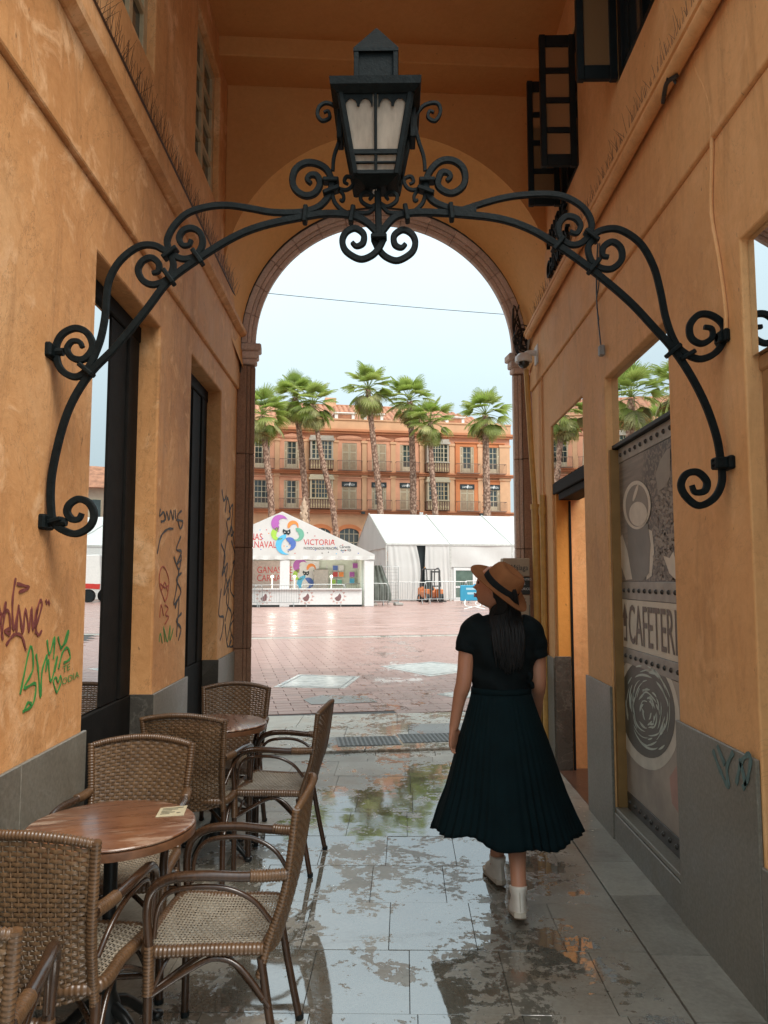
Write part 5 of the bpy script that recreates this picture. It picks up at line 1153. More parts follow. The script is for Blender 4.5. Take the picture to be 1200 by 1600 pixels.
for i, (u, kd) in enumerate(zip(bays, kinds)):
    for fl, z in ((0, 8.48), (1, 12.38)):
        near = u > -16
        if kd == 'b':                                               # glazed bay (mirador)
            c = GREYW if fl else CREAMW
            b = bp('bay_window', MB().box((u-1.12, -.85, z+1.05), (u-1.0, .05, z+2.95)).box((u+1.0, -.85, z+1.05), (u+1.12, .05, z+2.95)).box((u-1.25, -.98, z+2.9), (u+1.25, .05, z+3.12)).box((u-1.15, -.9, z+3.12), (u+1.15, .05, z+3.4)).box((u-1.22, -.92, z+.98), (u+1.22, .05, z+1.06)), c)
            f = MB()
            for x in (-.98, -.62, -.56, -.28, 0, .28, .56, .62, .98): f.box((u+x-.025, -.84, z+1.06), (u+x+.025, -.79, z+2.9))
            for zz in (1.1, 1.55, 2.0, 2.45, 2.86): f.box((u-.99, -.838, z+zz-.022), (u+.99, -.792, z+zz+.022))
            bp('bay_frame', f, CREAMP if not fl else CREAMW, b)
            bp('pane', MB().box((u-1.0, -.80, z+1.06), (u+1.0, -.76, z+2.9)), PANE_FAR, b)
            mb = MB().box((u-1.18, -.80, z+.05), (u+1.18, .05, z+.97))
            bp('bay_apron', mb, RAIL, b); mb = MB()
            for j in range(9): mb.lathe([(.05, 0), (.08, .25), (.03, .5), (.06, .85)], 6, (u-1.0+j*.25, -.84, z+.08))
            bp('balusters', mb, CREAMP, b)
            continue
        fr = TERR if kd == 't' else SALM
        h = 2.85; hw = .74
        su_ = bp('window_surround', MB().box((u-1.2, -.10, z), (u-hw, .058, z+h+.35)).box((u+hw, -.10, z), (u+1.2, .058, z+h+.35)).box((u-hw, -.10, z+h), (u+hw, .058, z+h+.35)).box((u-1.28, -.2, z+h+.36), (u+1.28, .058, z+h+.46)), fr)
        if fl and kd == 'w':
            mb = MB(); n = 10
            if i % 3 == 0: pts = [(u-1.3, z+h+.47), (u+1.3, z+h+.47), (u, z+h+.80)]
            else: pts = [(u-1.3, z+h+.47), (u+1.3, z+h+.47)]+[(u+1.3*cos(pi*j/n), z+h+.47+.28*sin(pi*j/n)) for j in range(1, n)]
            bp('pediment', mb.prism([(a, -.22, b) for a, b in pts], (0, .27, 0)), SALM, su_)
        wn = MB()
        for x in (-hw, -.03, hw-.06): wn.box((u+x, -.02, z), (u+x+.06, .04, z+h))
        for x in (-.39, .36): wn.box((u+x-.0, -.015, z+.6), (u+x+.03, .04, z+h))
        for zz in (0, .55, 1.1, 1.65, 2.2, h-.06): wn.box((u-hw, -.018, z+zz), (u+hw, .04, z+zz+.05))
        wn.box((u-hw, -.018, z), (u+hw, .045, z+.55))
        w_ = bp('window', wn, CREAMW, None)
        bp('pane', MB().box((u-hw, .02, z), (u+hw, .055, z+h)), PANE_FAR, w_)
        mode = random.random()
        if not near: mode = .2
        if mode < .85:
            for sg in (-1, 1):
                wd = hw*(.98 if mode < .22 else .42); a, b_ = (u-hw, u-hw+wd) if sg < 0 else (u+hw-wd, u+hw)
                mb = MB().box((a, -.075, z+.1), (b_-.015, -.035, z+h-.04))
                s0_ = bp('shutter', mb, CREAMW, w_); mb = MB(); nn_ = 1 if b_-a < .8 else 2
                for j in range(3):
                    for c_ in range(nn_): ww_ = (b_-.015-a)/nn_; mb.box((a+c_*ww_+.08, -.082, z+.22+j*.88), (a+(c_+1)*ww_-.08, -.074, z+.98+j*.88))
                bp('louvre_panel', mb, LOUV, w_)
        if fl == 0 and i in (len(bays)-6, len(bays)-5, len(bays)-4, len(bays)-2, len(bays)-1):
            s_ = bp('window_sign', MB().box((u-hw-.03, -.14, z+h-.52), (u+hw+.03, -.09, z+h-.02)), SIGNK, w_)
            bp('lettering', text_mb('LAMPRESA', .30, lambda x, y, d, u=u, z=z: Vector((u+x*.78, -.142, z+h-.40+y)), 0, 'CENTER'), WHT, s_)
            bp('sign_mark', MB().prism([(u+.02, -.144, z+h-.48), (u+.14, -.144, z+h-.2), (u+.06, -.144, z+h-.04), (u-.06, -.144, z+h-.3)], (0, .001, 0)), WHT, s_)
        bp('balcony', rails(u, z-.01, 1.22, .72), RAIL, None)
    # mezzanine arches above the shop fronts
    ar_ = [(u+1.0*cos(pi*j/12), 6.1+.55*sin(pi*j/12)) for j in range(13)]; out = [(u+1.35*cos(pi*j/12), 6.1+.95*sin(pi*j/12)) for j in range(13)]
    mb = MB()
    for (a, b), (c, d), (e, f), (g, h_) in zip(ar_, ar_[1:], out, out[1:]): mb.prism([(a, -.12, b), (c, -.12, d), (g, -.12, h_), (e, -.12, f)], (0, .175, 0))
    v_ = bp('mezzanine_arch', mb, TERR)
    w2 = bp('window', MB().box((u-1.0, -.04, 4.4), (u-.93, .05, 6.1)).box((u+.93, -.04, 4.4), (u+1.0, .05, 6.1)).box((u-.5, -.04, 4.4), (u-.44, .05, 6.5)).box((u+.44, -.04, 4.4), (u+.5, .05, 6.5)).box((u-.04, -.04, 4.4), (u+.04, .05, 6.6)).box((u-1, -.04, 5.2), (u+1, .05, 5.27)).box((u-1, -.04, 6.05), (u+1, .05, 6.12)), CREAMW)
    bp('pane', MB().prism([(u-1.0, .0, 4.4), (u+1.0, .0, 4.4)]+[(a, .0, b) for a, b in ar_], (0, .055, 0)), PANE_FAR, w2)
    pu = u+step/2
    bp('stone_band', MB().box((pu-.45, -.14, 0), (pu+.45, .058, 4.1)).box((pu-.45, -.14, 4.13), (pu+.45, .058, 5.3)).box((pu-.45, -.14, 5.33), (pu+.45, .058, 6.4)), SALM)
    bp('shop_front', MB().box((u-.95, -.02, .2), (u+.95, .055, 3.4)), PANE_FAR)
    if i % 2 == 0: bp('facade_lamp', MB().box((u+1.15, -.75, 8.05), (u+1.5, -.45, 8.3)).box((u+1.3, -.5, 8.2), (u+1.36, 0, 8.26)), WHT if i % 4 == 0 else SIGNK)
bp('stringer', MB().box((U0, -.16, 3.9), (U1, .058, 4.15)), TERD)
# tiled roof: rows of barrel tiles as real ridges
mb = MB(); nx = int((U1-U0)/.52)
for j in range(2):
    pass
y0_, zb_, y1_, zt_ = .4, 17.5, 7.2, 20.6
ru = MB(); cols = []
for i in range(nx*4+1):
    x = U0+(U1-U0)*i/(nx*4); hgt = (0, .15, .20, .15)[i % 4]; row = []
    for kx in range(7):
        t = kx/6; hip = max(0, (x-(U1-5.5))/5.5)
        tt = min(t, 1-hip*.999) if t > 0 else 0
        row.append((x, y0_+(y1_-y0_)*tt, zb_+(zt_-zb_)*tt+hgt*(1 if True else 0)))
    cols.append(row)
ru.ringloft(cols, False, False)
bp('roof', ru, TILE, kind='stuff')
bp('roof_ridge', MB().tube([(U0, y1_, zt_+.05), (U1-5.6, y1_, zt_+.05)], .16, 8).box((U0, .5, 17.3), (U1-.2, 11, 17.5)), TILE)
for px in (540, 586, 716):
    u = u_at(px); s_ = bp('roof_window', MB().box((u-1.0, .9, 17.7), (u+1.0, 3.2, 18.45)).box((u-1.15, .75, 18.45), (u+1.15, 3.4, 18.55)), WHT); bp('pane', MB().box((u-.7, .88, 17.85), (u+.7, .9, 18.35)), TILE, s_)
bp('chimney', MB().box((u_at(525)-.5, 6.6, 20.2), (u_at(525)+.7, 7.6, 21.4)), OCH)
# neighbouring houses glimpsed in the window reflections
nb = thing('corner_house', (28, 84, 0), 'small cream corner house with tiled roof, at the right end of the plaza', 'building', rz=-.2)
part('wall', MB().box((-6, 0, 0), (9, 10, 11.5)), simple('house_wall', (.50, .40, .30), .8, 0, .15, .7), nb, world=False); part('roof', MB().prism([(-6.6, -.8, 11.5), (-6.6, 10.8, 11.5), (-6.6, 5, 14.6)], (16.2, 0, 0)), TILE, nb, world=False)
for i in range(4):
    for z in (2.0, 5.2, 8.2):
        w_ = part('window', MB().box((-4.6+i*3.6, -.10, z), (-3.3+i*3.6, -.005, z+2.1)), CREAMW, nb, world=False); part('pane', MB().box((-4.5+i*3.6, -.12, z+.1), (-3.4+i*3.6, -.102, z+2.0)), PANE_FAR, w_, world=False)
tr_ = thing('delivery_truck', (16.5, 56, 0), 'white box truck with a red stripe, parked at the right edge of the plaza', 'truck', rz=.3)
part('cargo_box', MB().cbox((-3, -1.1, .9), (2, 1.1, 3.3), .04), WHITEP, tr_, world=False); part('stripe', MB().box((-3.01, -1.115, .95), (2.0, -1.101, 1.3)), simple('red_stripe', (.5, .03, .02), .4), tr_, world=False)
part('cab', MB().prism([(2.05, -1.05, .6), (3.9, -1.05, .6), (3.9, -1.05, 1.5), (3.4, -1.05, 2.5), (2.05, -1.05, 2.5)], (0, 2.1, 0)), WHITEP, tr_, world=False); part('cab_window', MB().prism([(2.4, -1.06, 1.5), (3.7, -1.06, 1.5), (3.3, -1.06, 2.3), (2.4, -1.06, 2.3)], (0, .008, 0)), DKGLASS, tr_, world=False)
for x in (-2, 3):
    for y in (-1.0, .78): part('wheel', MB().tube([(x, y, .45), (x, y+.24, .45)], .45, 16), BLACKW, tr_, world=False)
def leafy(name, loc, r, n, col, label, cat, trunk):
    t = thing(name, loc, label, cat); mb = MB(); random.seed(hash(label) % 1000 if False else int(loc[0]*7))
    for i in range(n):
        d = Vector((random.gauss(0, 1), random.gauss(0, 1), random.gauss(0, 1))).normalized()*r*random.uniform(.45, 1.0)**.5*(1+.25*sin(i*.7)); c = Vector((0, 0, trunk+r*.8))+Vector((d.x, d.y, d.z*.85)); a = Vector((random.random()-.5, random.random()-.5, random.random()-.5)).normalized(); b = a.orthogonal().normalized(); s = random.uniform(.12, .25)
        mb.add([c+a*s, c+b*s*.6, c-a*s, c-b*s*.6], [(0, 1, 2, 3)])
    part('crown', mb, col, t, world=False); part('trunk', MB().tube([(0, 0, 0), (.1, 0, trunk*.6), (0, 0, trunk+r)], [.22, .17, .08], 8), simple('bark', (.12, .08, .05), .8), t, world=False)
LEAF = simple('leaf_green', (.055, .085, .02), .6, 0, .5, 1.5); leafy('plane_tree', (21, 66, 0), 2.6, 2600, LEAF, 'rounded green street tree in front of the small corner house', 'tree', 2.0)

# ---- palms
PLM = NT('palm_leaf'); pv = PLM.coord('Object'); oi = PLM.n('ObjectInfo').outputs['Random']
PLM.set_b(color=PLM.mix(oi, (.20, .26, .06), (.34, .37, .11)), rough=.5); tlp = PLM.n('BsdfTranslucent'); PLM.set(tlp.inputs['Color'], PLM.mix(oi, (.30, .42, .07), (.46, .54, .14))); mxp = PLM.n('MixShader', Fac=.45); PLM.t.links.new(PLM.b.outputs[0], mxp.inputs[1]); PLM.t.links.new(tlp.outputs[0], mxp.inputs[2]); PLM.t.links.new(mxp.outputs[0], PLM.out.inputs['Surface']); PLM = PLM.m
PLD = simple('palm_dry', (.46, .29, .10), .8, 0, .4, 2, rnd=.5); PLM2 = simple('palm_old_leaf', (.31, .30, .11), .6, 0, .4, 2, rnd=.4)
def frond(droop, L_, fan, ns=22, spread=2.5, pet=.55):
    """fan-palm leaf from the origin along +x: petiole then pleated fan with split, hanging tips"""
    mb = MB(); pts = []
    for i in range(6):
        t = i/5; pts.append(Vector((L_*pet*t, 0, .12*t-droop*.35*t*t)))
    mb.tube(pts, [.035, .03, .026, .022, .02, .018], 4)
    h = pts[-1]; dr = (pts[-1]-pts[-2]).normalized()
    for k in range(ns):
        a = (k/(ns-1)-.5)*spread; ln_ = fan*(1-.30*abs(a/spread*2)**2)*random.uniform(.88, 1.06); d = Vector((dr.x*cos(a), sin(a), dr.z*cos(a))).normalized(); s = d.cross(Vector((0, 0, 1)))
        s = s.normalized() if s.length > .1 else Vector((0, 1, 0)); w = fan*spread/ns*.40; cur = h.copy(); dd = d.copy(); L0 = []; R0 = []
        for j in range(5):
            t = j/4; ww = w*(.25+1.0*t) if t < .55 else w*.85*(1-(t-.55)/.45)+.002
            fold = .02*(1 if k % 2 else -1)
            L0.append(cur+s*ww+Vector((0, 0, fold))); R0.append(cur-s*ww-Vector((0, 0, fold)))
            dd = (dd+Vector((0, 0, -1))*(.03+droop*.26*t+.30*droop*t*t*random.uniform(.4, 1.6))).normalized(); cur = cur+dd*ln_/4
        n = len(L0); o = len(mb.v)
        mb.add(L0+R0, [(j, j+1, n+j+1, n+j) for j in range(n-1)])
    return mb
random.seed(5)
FR = {}
for nm, m, arr in (('g', PLM, [frond(.25, 2.1, 1.25), frond(.5, 2.2, 1.3), frond(.9, 2.1, 1.35), frond(.4, 1.8, 1.2), frond(.7, 2.3, 1.25)]), ('o', PLM2, [frond(1.1, 2.0, 1.35), frond(1.4, 1.9, 1.4)]), ('d', PLD, [frond(1.6, 1.3, 1.2, 14, 1.8), frond(1.8, 1.1, 1.1, 12, 1.6)])):
    FR[nm] = []
    for q in arr:
        me = q.mesh('palm_leaf'); me.materials.append(m); FR[nm].append(me)
BARK = NT('palm_bark'); bv_ = BARK.coord('Object', (1, 1, 1)); bw = BARK.n('TexVoronoi', Vector=BARK.coord('Object', (6, 6, 4.2)), Scale=1.0); BARK.set_b(color=BARK.ramp(bw.outputs['Distance'], [(.1, (.50, .35, .26)), (.45, (.33, .20, .14)), (.7, (.16, .09, .06))]), rough=.9); BARK.bump(bw.outputs['Distance'], .8, .08); BARK = BARK.m
def palm(top, base, Y, r0, scale, label, seed, n=(24, 20, 12), group='fan palms of the plaza'):
    random.seed(seed)
    T = on_y(*top, Y); B_ = on_y(*base, Y); k = (T.z)/max(.1, T.z-B_.z)
    mid = B_; gx = T.x+(B_.x-T.x)*min(1.35, k); G = Vector((gx, Y, 0))
    t = thing('palm_tree', G, label, 'palm', group)
    pts = catmull([G, Vector((mid.x, Y, mid.z)), T*.5+Vector((mid.x, Y, mid.z))*.5+Vector((.10*(seed % 3-1), 0, 0)), T], 10); m = len(pts)
    mb = MB(); rr = [r0*(1.25-.35*i/m)*(1+.05*sin(i*2.1)) for i in range(m)]; rr = [q*.84 for q in rr]; mb.tube(pts, rr, 12)
    for i in range(150):                                            # stubs of old leaf bases
        q = random.random(); j = min(m-2, int(q*(m-1))); c = pts[j].lerp(pts[j+1], q*(m-1)-j); a = i*2.4; d = Vector((cos(a), sin(a), 0)); r_ = rr[j]
        s = Vector((-sin(a), cos(a), 0)); mb.add([c+d*r_*.85+s*.09, c+d*r_*.85-s*.09, c+d*(r_*1.32)+Vector((0, 0, .2)), c+d*r_*.85+Vector((0, 0, .16))], [(0, 1, 2), (0, 2, 3), (1, 3, 2)])
    part('trunk', mb, BARK, t, smooth=50)
    def leaf(me, az, el, s, dz):
        o = bpy.data.objects.new('palm_leaf', me); COL.objects.link(o); o.parent = t; o.location = T-G+Vector((0, 0, dz)); o.rotation_euler = (random.uniform(-.35, .35), -el, az); s *= random.uniform(.85, 1.12); o.scale = (s, s, s)
    az = 0
    for i in range(n[0]):
        az += 2.4+random.uniform(-.3, .3); q = i/n[0]; leaf(random.choice(FR['g']), az, radians(84-84*q**.85+random.uniform(-16, 16)), scale*(.95+.1*q), .15)
    for i in range(n[1]):
        az += 2.4+random.uniform(-.3, .3); q = i/n[1]; leaf(random.choice(FR['o'] if i % 2 else FR['g'][2:3]), az, radians(-2-58*q+random.uniform(-16, 16)), scale*.95, -.05)
    for i in range(n[2]):
        az += 2.4+random.uniform(-.4, .4); q = i/n[2]; leaf(random.choice(FR['d']), az, radians(-60-22*q+random.uniform(-6, 6)), scale*.95, -.3)
palm((410, 650), (424, 792), 66, .30, 1.12, 'palm at the far left edge of the arch opening, half hidden by the arch', 1)
palm((461, 622), (478, 792), 70, .31, 1.05, 'tall palm left of the leaning one, its trunk rising behind the carved fountain top', 2)
palm((489, 634), (521, 800), 68, .27, 1.02, 'palm whose slim trunk leans strongly, between two glazed bays of the building', 3)
palm((575, 610), (594, 792), 70, .31, 1.10, 'tallest central palm, its crown standing alone against the sky', 4)
palm((640, 628), (646, 801), 71, .33, 1.08, 'palm right of the tallest one, its fat straight trunk over the tent ridge', 5)
palm((672, 660), (680, 799), 69, .28, 1.00, 'shorter palm with low dark crown, crossing a glazed bay', 6)
palm((758, 650), (761, 803), 71, .36, 1.12, 'rightmost palm with stout trunk, standing apart from the others', 7)
for i, (x, y, z) in enumerate(((-14.2, 55, 14.6), (-18.5, 58, 16.0), (-20.5, 66, 14.5), (-9.9, 52, 11.6))):   # stand left of the arch, seen mirrored in the glass
    if i == 3: continue
    T = Vector((x, y, z)); q = on_y(600, 800, y)
    def inv(p):
        f = Vector((-sin(YAW)*cos(PIT), cos(YAW)*cos(PIT), sin(PIT))); rt = Vector((cos(YAW), sin(YAW), 0)); up_ = rt.cross(f); d = p-O; return (CX+F*d.dot(rt)/d.dot(f), CY-F*d.dot(up_)/d.dot(f))
    palm(inv(T), inv(Vector((x+.4, y, 3))), y, .32, 1.15, ('palm beyond the left wall, seen only mirrored in the shop glass', 'tall palm seen only in the mirror glass, next to the building', 'palm far left of the plaza, seen only as a reflection')[i], 20+i, (22, 12, 8))

# ---- fountain of carved marble behind the kiosk
FM = stone_mat('fountain_marble', (.42, .27, .17), (.62, .45, .32), (.3, .2, .12), .6, 3.0, .2)
fx = on_y(474, 905, 60); ft = thing('marble_fountain', (fx.x, 60, 0), 'tall carved marble fountain column rising behind the kiosk roof', 'fountain')
part('basin', MB().lathe([(2.2, 0), (2.3, .6), (2.0, .65), (1.9, .3), (.1, .3)], 24), FM, ft, world=False, smooth=40)
part('column', MB().lathe([(.5, .3), (.35, 1.2), (.55, 1.8), (.3, 2.2), (.32, 3.4), (.55, 3.7), (.3, 4.0), (.24, 5.0), (.36, 5.2), (.22, 5.4)], 16), FM, ft, world=False, smooth=40)
part('bowl', MB().lathe([(.25, 3.5), (1.2, 3.95), (1.25, 4.05), (.3, 3.8)], 20), FM, ft, world=False, smooth=40); part('upper_bowl', MB().lathe([(.2, 5.1), (.62, 5.5), (.66, 5.6), (.2, 5.5)], 20), FM, ft, world=False, smooth=40)
mb = MB().lathe([(.2, 5.5), (.30, 5.9), (.24, 6.3), (.34, 6.55), (.18, 6.75), (.30, 7.1), (.16, 7.35), (.2, 7.55), (.05, 7.9), (.01, 8.1)], 12)
for k in range(4): mb.ell((.28*cos(k*pi/2), .28*sin(k*pi/2), 6.0), (.11, .11, .30), 8, 6); mb.ell((.30*cos(k*pi/2+.8), .30*sin(k*pi/2+.8), 6.7), (.10, .10, .16), 8, 6); mb.ell((.24*cos(k*pi/2), .24*sin(k*pi/2), 7.2), (.08, .08, .2), 8, 6)
part('statuary', mb, FM, ft, world=False, smooth=60)

# ---- carnival kiosk
TENT = NT('white_canvas'); tv = TENT.coord('Object'); TENT.set_b(color=TENT.ramp(TENT.noise(tv, .5, 4), [(.3, (.68, .67, .635)), (.7, (.78, .77, .74))]), rough=.55); TENT.bump(TENT.noise(TENT.coord('Object', (1, 1, .5)), 1.1, 3), .5, .08); ttl = TENT.n('BsdfTranslucent'); TENT.set(ttl.inputs['Color'], (.7, .69, .66)); tmx = TENT.n('MixShader', Fac=.22); TENT.t.links.new(TENT.b.outputs[0], tmx.inputs[1]); TENT.t.links.new(ttl.outputs[0], tmx.inputs[2]); TENT.t.links.new(tmx.outputs[0], TENT.out.inputs['Surface']); TENT = TENT.m
FRM = simple('tent_frame', (.55, .54, .50), .4, .3); WALLW = simple('kiosk_white', (.68, .68, .66), .5, 0, .06); INNER = simple('kiosk_inner', (.66, .72, .62), .6, 0, .06)
KO = on_y(440, 905, 44.6); KO.z = 0; KA = radians(8.0)
ki = thing('carnival_kiosk', KO, 'white carnival kiosk with a gabled canvas front printed with coloured crests and red lettering', 'kiosk', rz=KA)
def kp(n, mb, m, p=None, **k): return part(n, mb, m, p or ki, world=False, **k)
HWK = 5.42; ZE, ZA = 2.72, 5.5
kp('canvas_front', MB().prism([(-HWK, -.02, ZE), (HWK, -.02, ZE), (HWK+.02, -.02, ZE+.30), (0, -.02, ZA), (-HWK-.02, -.02, ZE+.30)], (0, .03, 0)), TENT)
rf = MB()
for sg in (-1, 1): rf.prism([(sg*HWK, 0.02, ZE+.30), (0, .02, ZA), (0, 8, ZA), (sg*HWK, 8, ZE+.30)], (0, 0, .04))
kp('canvas_roof', rf, TENT)
va = MB(); rng_ = []
for i in range(81):
    x = -HWK+2*HWK*i/80; rng_.append([(x, -.05+.03*sin(i*1.1), ZE+.02+.02*sin(i*.9)), (x, -.035, ZE+.24)])
kp('valance', va.ringloft(rng_, False, False), TENT)
for x in (-5.15, .17, 5.1): kp('post', MB().cbox((x-.28, -.0, 0), (x+.28, .5, ZE-.02), .02), WALLW)
kp('counter', MB().box((-5.0, .02, .12), (4.68, .6, 1.0)).box((-5.0, -.12, 1.0), (4.68, .7, 1.06)), WALLW)
kp('counter_base', MB().box((-5, .05, 0), (4.68, .55, .119)), SIGNK)
kp('back_wall', MB().box((-5.2, 3.4, 0), (5.2, 3.5, 3.4)).box((4.7, .6, 0), (4.8, 3.4, 2.9)), INNER)
PUR, ORA, LIM, TEA, CYA, BLU, REDK = [simple('print_'+n, c, .5, 0, .1, 3) for n, c in (('purple', (.42, .12, .42)), ('orange', (.78, .26, .06)), ('lime', (.36, .60, .08)), ('green', (.16, .42, .30)), ('cyan', (.10, .46, .70)), ('blue', (.08, .16, .46)), ('red', (.55, .05, .05)))]
def crescent(cx, cz, r, a0, a1, fat, y, teeth=0):
    mb = MB(); n = 22; out = []; inn = []
    for i in range(n+1):
        t = i/n; a = a0+(a1-a0)*t; w = fat*r*sin(pi*min(1, .12+t*.95))**.8*(1.15-.55*t)
        out.append((cx+r*cos(a), y, cz+r*sin(a))); q = r-w*(1+(.16 if teeth and i % 2 else 0)); inn.append((cx+q*cos(a), y, cz+q*sin(a)))
    for i in range(n): mb.add([out[i], out[i+1], inn[i+1], inn[i]], [(0, 1, 2, 3)])
    return mb
def crest(par, cx, cz, s, y):
    for (dx, dz, r, a0, a1, f, m) in ((-.55, .95, .82, -2.4+4.3, 2.2-4.6+.9+2.0, .9, PUR), ):
        pass
    A_ = [(-.62, 1.05, .80, 4.6, .15, .95, PUR, 1), (.62, .80, .52, 3.6, -.9, .75, ORA, 0), (-.80, .05, .62, 1.4, 6.0, .80, LIM, 1), (1.05, .0, .62, 1.9, -2.6, .80, TEA, 1), (-.02, -.95, .95, 1.55, 5.3, .62, CYA, 0), (.30, -.88, .62, 2.2, -2.2, 1.1, BLU, 1)]
    for dx, dz, r, a0, a1, f, m, tth in A_: kp('printed_crest', crescent(cx+dx*s, cz+dz*s, r*s, a0, a1, f, y, tth), m, par)
    kp('printed_mask', MB().prism([(cx+a*s, y-.004, cz+b*s) for a, b in ((-.35, .30), (-.28, .52), (-.1, .40), (.12, .36), (.36, .50), (.40, .18), (.24, -.06), (.06, .04), (-.16, -.02))], (0, .003, 0)), SIGNK, par)
    for e in (-.14, .2): kp('mask_eye', MB().prism([(cx+(e+a)*s, y-.007, cz+(.20+b)*s) for a, b in ((-.09, .02), (0, .07), (.08, 0), (0, -.05))], (0, .002, 0)), WALLW, par)
crest(None, .24, 4.20, .62, -.045)
random.seed(3)
for i in range(120):
    x = random.uniform(-4.9, 4.9); z = random.uniform(ZE+.35, ZA-.15)
    if z > ZA-.2-(abs(x)*.455): continue
    if abs(x-.2) < 1.1 and 2.9 < z: 
        if random.random() < .7: continue
    r = .035; kp('printed_dot', MB().prism([(x+r*cos(a*pi/3), -.024, z+r*sin(a*pi/3)) for a in range(6)], (0, .002, 0)), random.choice((SIGNK, REDK, BLU, ORA, CYA)))
def ktext(t, x, z, s, m, y=-.03, xs=1, par=None, al='LEFT'): kp('lettering', text_mb(t, s, lambda a, b, d: Vector((x+a, y, z+b)), 0, al, xs), m, par)
ktext('GANAS', -1.12, 3.86, .56, REDK, al='RIGHT', xs=.72); ktext('DE CARNAVAL', -.32, 3.42, .56, REDK, al='RIGHT', xs=.72)
ktext('VICTORIA', 1.25, 3.60, .47, REDK, xs=.86); ktext('PATROCINADOR PRINCIPAL', 1.25, 3.32, .22, SIGNK, xs=.72); ktext('Cerveza', 3.35, 3.42, .24, SIGNK, xs=.8); ktext('desde 1928', 3.4, 3.24, .17, SIGNK, xs=.8)
p1_ = kp('printed_panel', MB().box((-5.1, 3.2, 1.0), (.55, 3.24, 2.75)), simple('panel_taupe', (.48, .40, .36), .5)); ktext('GANAS DE', -1.55, 1.98, .58, REDK, 3.19, .78, p1_); ktext('CARNAVAL', -1.55, 1.48, .58, REDK, 3.19, .74, p1_)
p2_ = kp('printed_panel', MB().box((.56, 3.2, 1.0), (2.3, 3.24, 2.75)), WALLW); crest(p2_, 1.45, 1.85, .55, 3.19)
kp('grey_fridge', MB().cbox((1.95, 2.6, 0), (2.85, 3.1, 2.2), .03), simple('fridge_grey', (.36, .33, .30), .5))
sh_ = kp('display_shelf', MB().box((2.75, 3.3, 1.05), (2.80, 3.4, 2.5)), WALLW)
for x, z, m in ((3.15, 2.15, BLU), (3.15, 1.75, REDK), (3.52, 1.75, ORA), (3.52, 2.15, WALLW), (3.02, 1.28, LIM), (3.42, 1.28, TEA), (4.40, 2.3, PUR), (4.20, 1.75, PUR), (4.20, 1.35, CYA)):
    kp('display_box', MB().cbox((x-.03, 3.15, z-.03), (x+.33, 3.39, z+.33), .01), WALLW); kp('display_tile', MB().box((x+.0, 3.12, z+.0), (x+.30, 3.148, z+.30)), m)
GLOBE = NT('lamp_globe'); GLOBE.set_b(color=(.9, .85, .7), emit=(1, .92, .72), es=1.1); GLOBE = GLOBE.m
for x in (-.55, 2.9, .75): kp('counter_lamp', MB().ell((x, .3, 1.75), (.09, .09, .09), 10, 8).tube([(x, .3, 1.06), (x, .3, 1.68)], .02, 6), GLOBE)
for x in (-.55, .75, 2.9):
    pl_ = bpy.data.lights.new('globe_light', 'POINT'); pl_.energy = 22; pl_.color = (1, .95, .82); pl_.shadow_soft_size = .12; po_ = bpy.data.objects.new('globe_light', pl_); COL.objects.link(po_); po_.parent = ki; po_.location = (x, .75, 1.95)
for x in (-1.0, 1.42, 3.28):                                           # small crests on the counter front
    mb = MB(); random.seed(int(x*10))
    for k in range(11): a = k*2*pi/11; mb.prism([(x+.35*cos(a-.22), .012, .60+.35*sin(a-.22)), (x+.50*cos(a), .012, .60+.46*sin(a)), (x+.35*cos(a+.22), .012, .60+.35*sin(a+.22))], (0, .004, 0))
    e_ = kp('counter_crest', mb, simple('crest_rose', (.55, .36, .32), .6)); kp('crest_face', MB().prism([(x+.2*cos(a*.6), .010, .56+.24*sin(a*.6)) for a in range(10)], (0, .003, 0)), simple('crest_dark', (.2, .10, .10), .6), e_)
    kp('crest_plume', MB().prism([(x-.22, .007, .5), (x-.02, .007, .62), (x+.1, .007, .8), (x-.14, .007, .84)], (0, .002, 0)), WALLW, e_)

# ---- large marquee
MO = Vector((-.76, 56.2, 0)); MA = radians(12.5)
ma = thing('white_marquee', MO, 'large white marquee with ridged roof and dark gap in its side curtain', 'tent', rz=MA)
def mp_(n, mb, m, p=None, **k): return part(n, mb, m, p or ma, world=False, **k)
LM, DM, ZE2, ZR2 = 25.0, 14.0, 4.2, 6.95; BW = 4.85
for i in range(6):
    a, b = i*BW+.0, min(LM, (i+1)*BW)
    rg = []
    for j in range(13):
        x = a+.04+(b-a-.08)*j/12; sag = -.10*sin(pi*j/12); rg.append([(x, 7-7*t+0*t, ZR2+(ZE2-ZR2)*t+sag*sin(pi*t)*1.0) for t in [k/6 for k in range(7)]]+[])
    mp_('roof_panel', MB().ringloft(rg, False, False).ringloft([[(x, 14-y, z) for x, y, z in r_] for r_ in rg], False, False), TENT, smooth=60)
    mp_('roof_beam', MB().tube([(a, -.03, ZE2-.02), (a, 7, ZR2+.03), (a, 14, ZE2-.02)], .06, 6), FRM); mp_('leg', MB().box((a-.07, -.05, 0), (a+.07, .09, ZE2)), FRM)
mp_('gable', MB().prism([(-.02, 0, ZE2-.3), (-.02, 7, ZE2-.3), (-.02, 14, ZE2-.3), (-.02, 14, ZE2), (-.02, 7, ZR2), (-.02, 0, ZE2)], (.04, 0, 0)), TENT)
mp_('gable_curtain', MB().ringloft([[(.06+.03*sin(y*2.2), y, .0), (.06+.03*sin(y*2.2), y, ZE2-.3)] for y in [q*.25 for q in range(57)]], False, False), TENT, smooth=80)
mp_('eave_rail', MB().box((-.05, -.07, ZE2-.12), (LM, .05, ZE2+.02)), FRM)
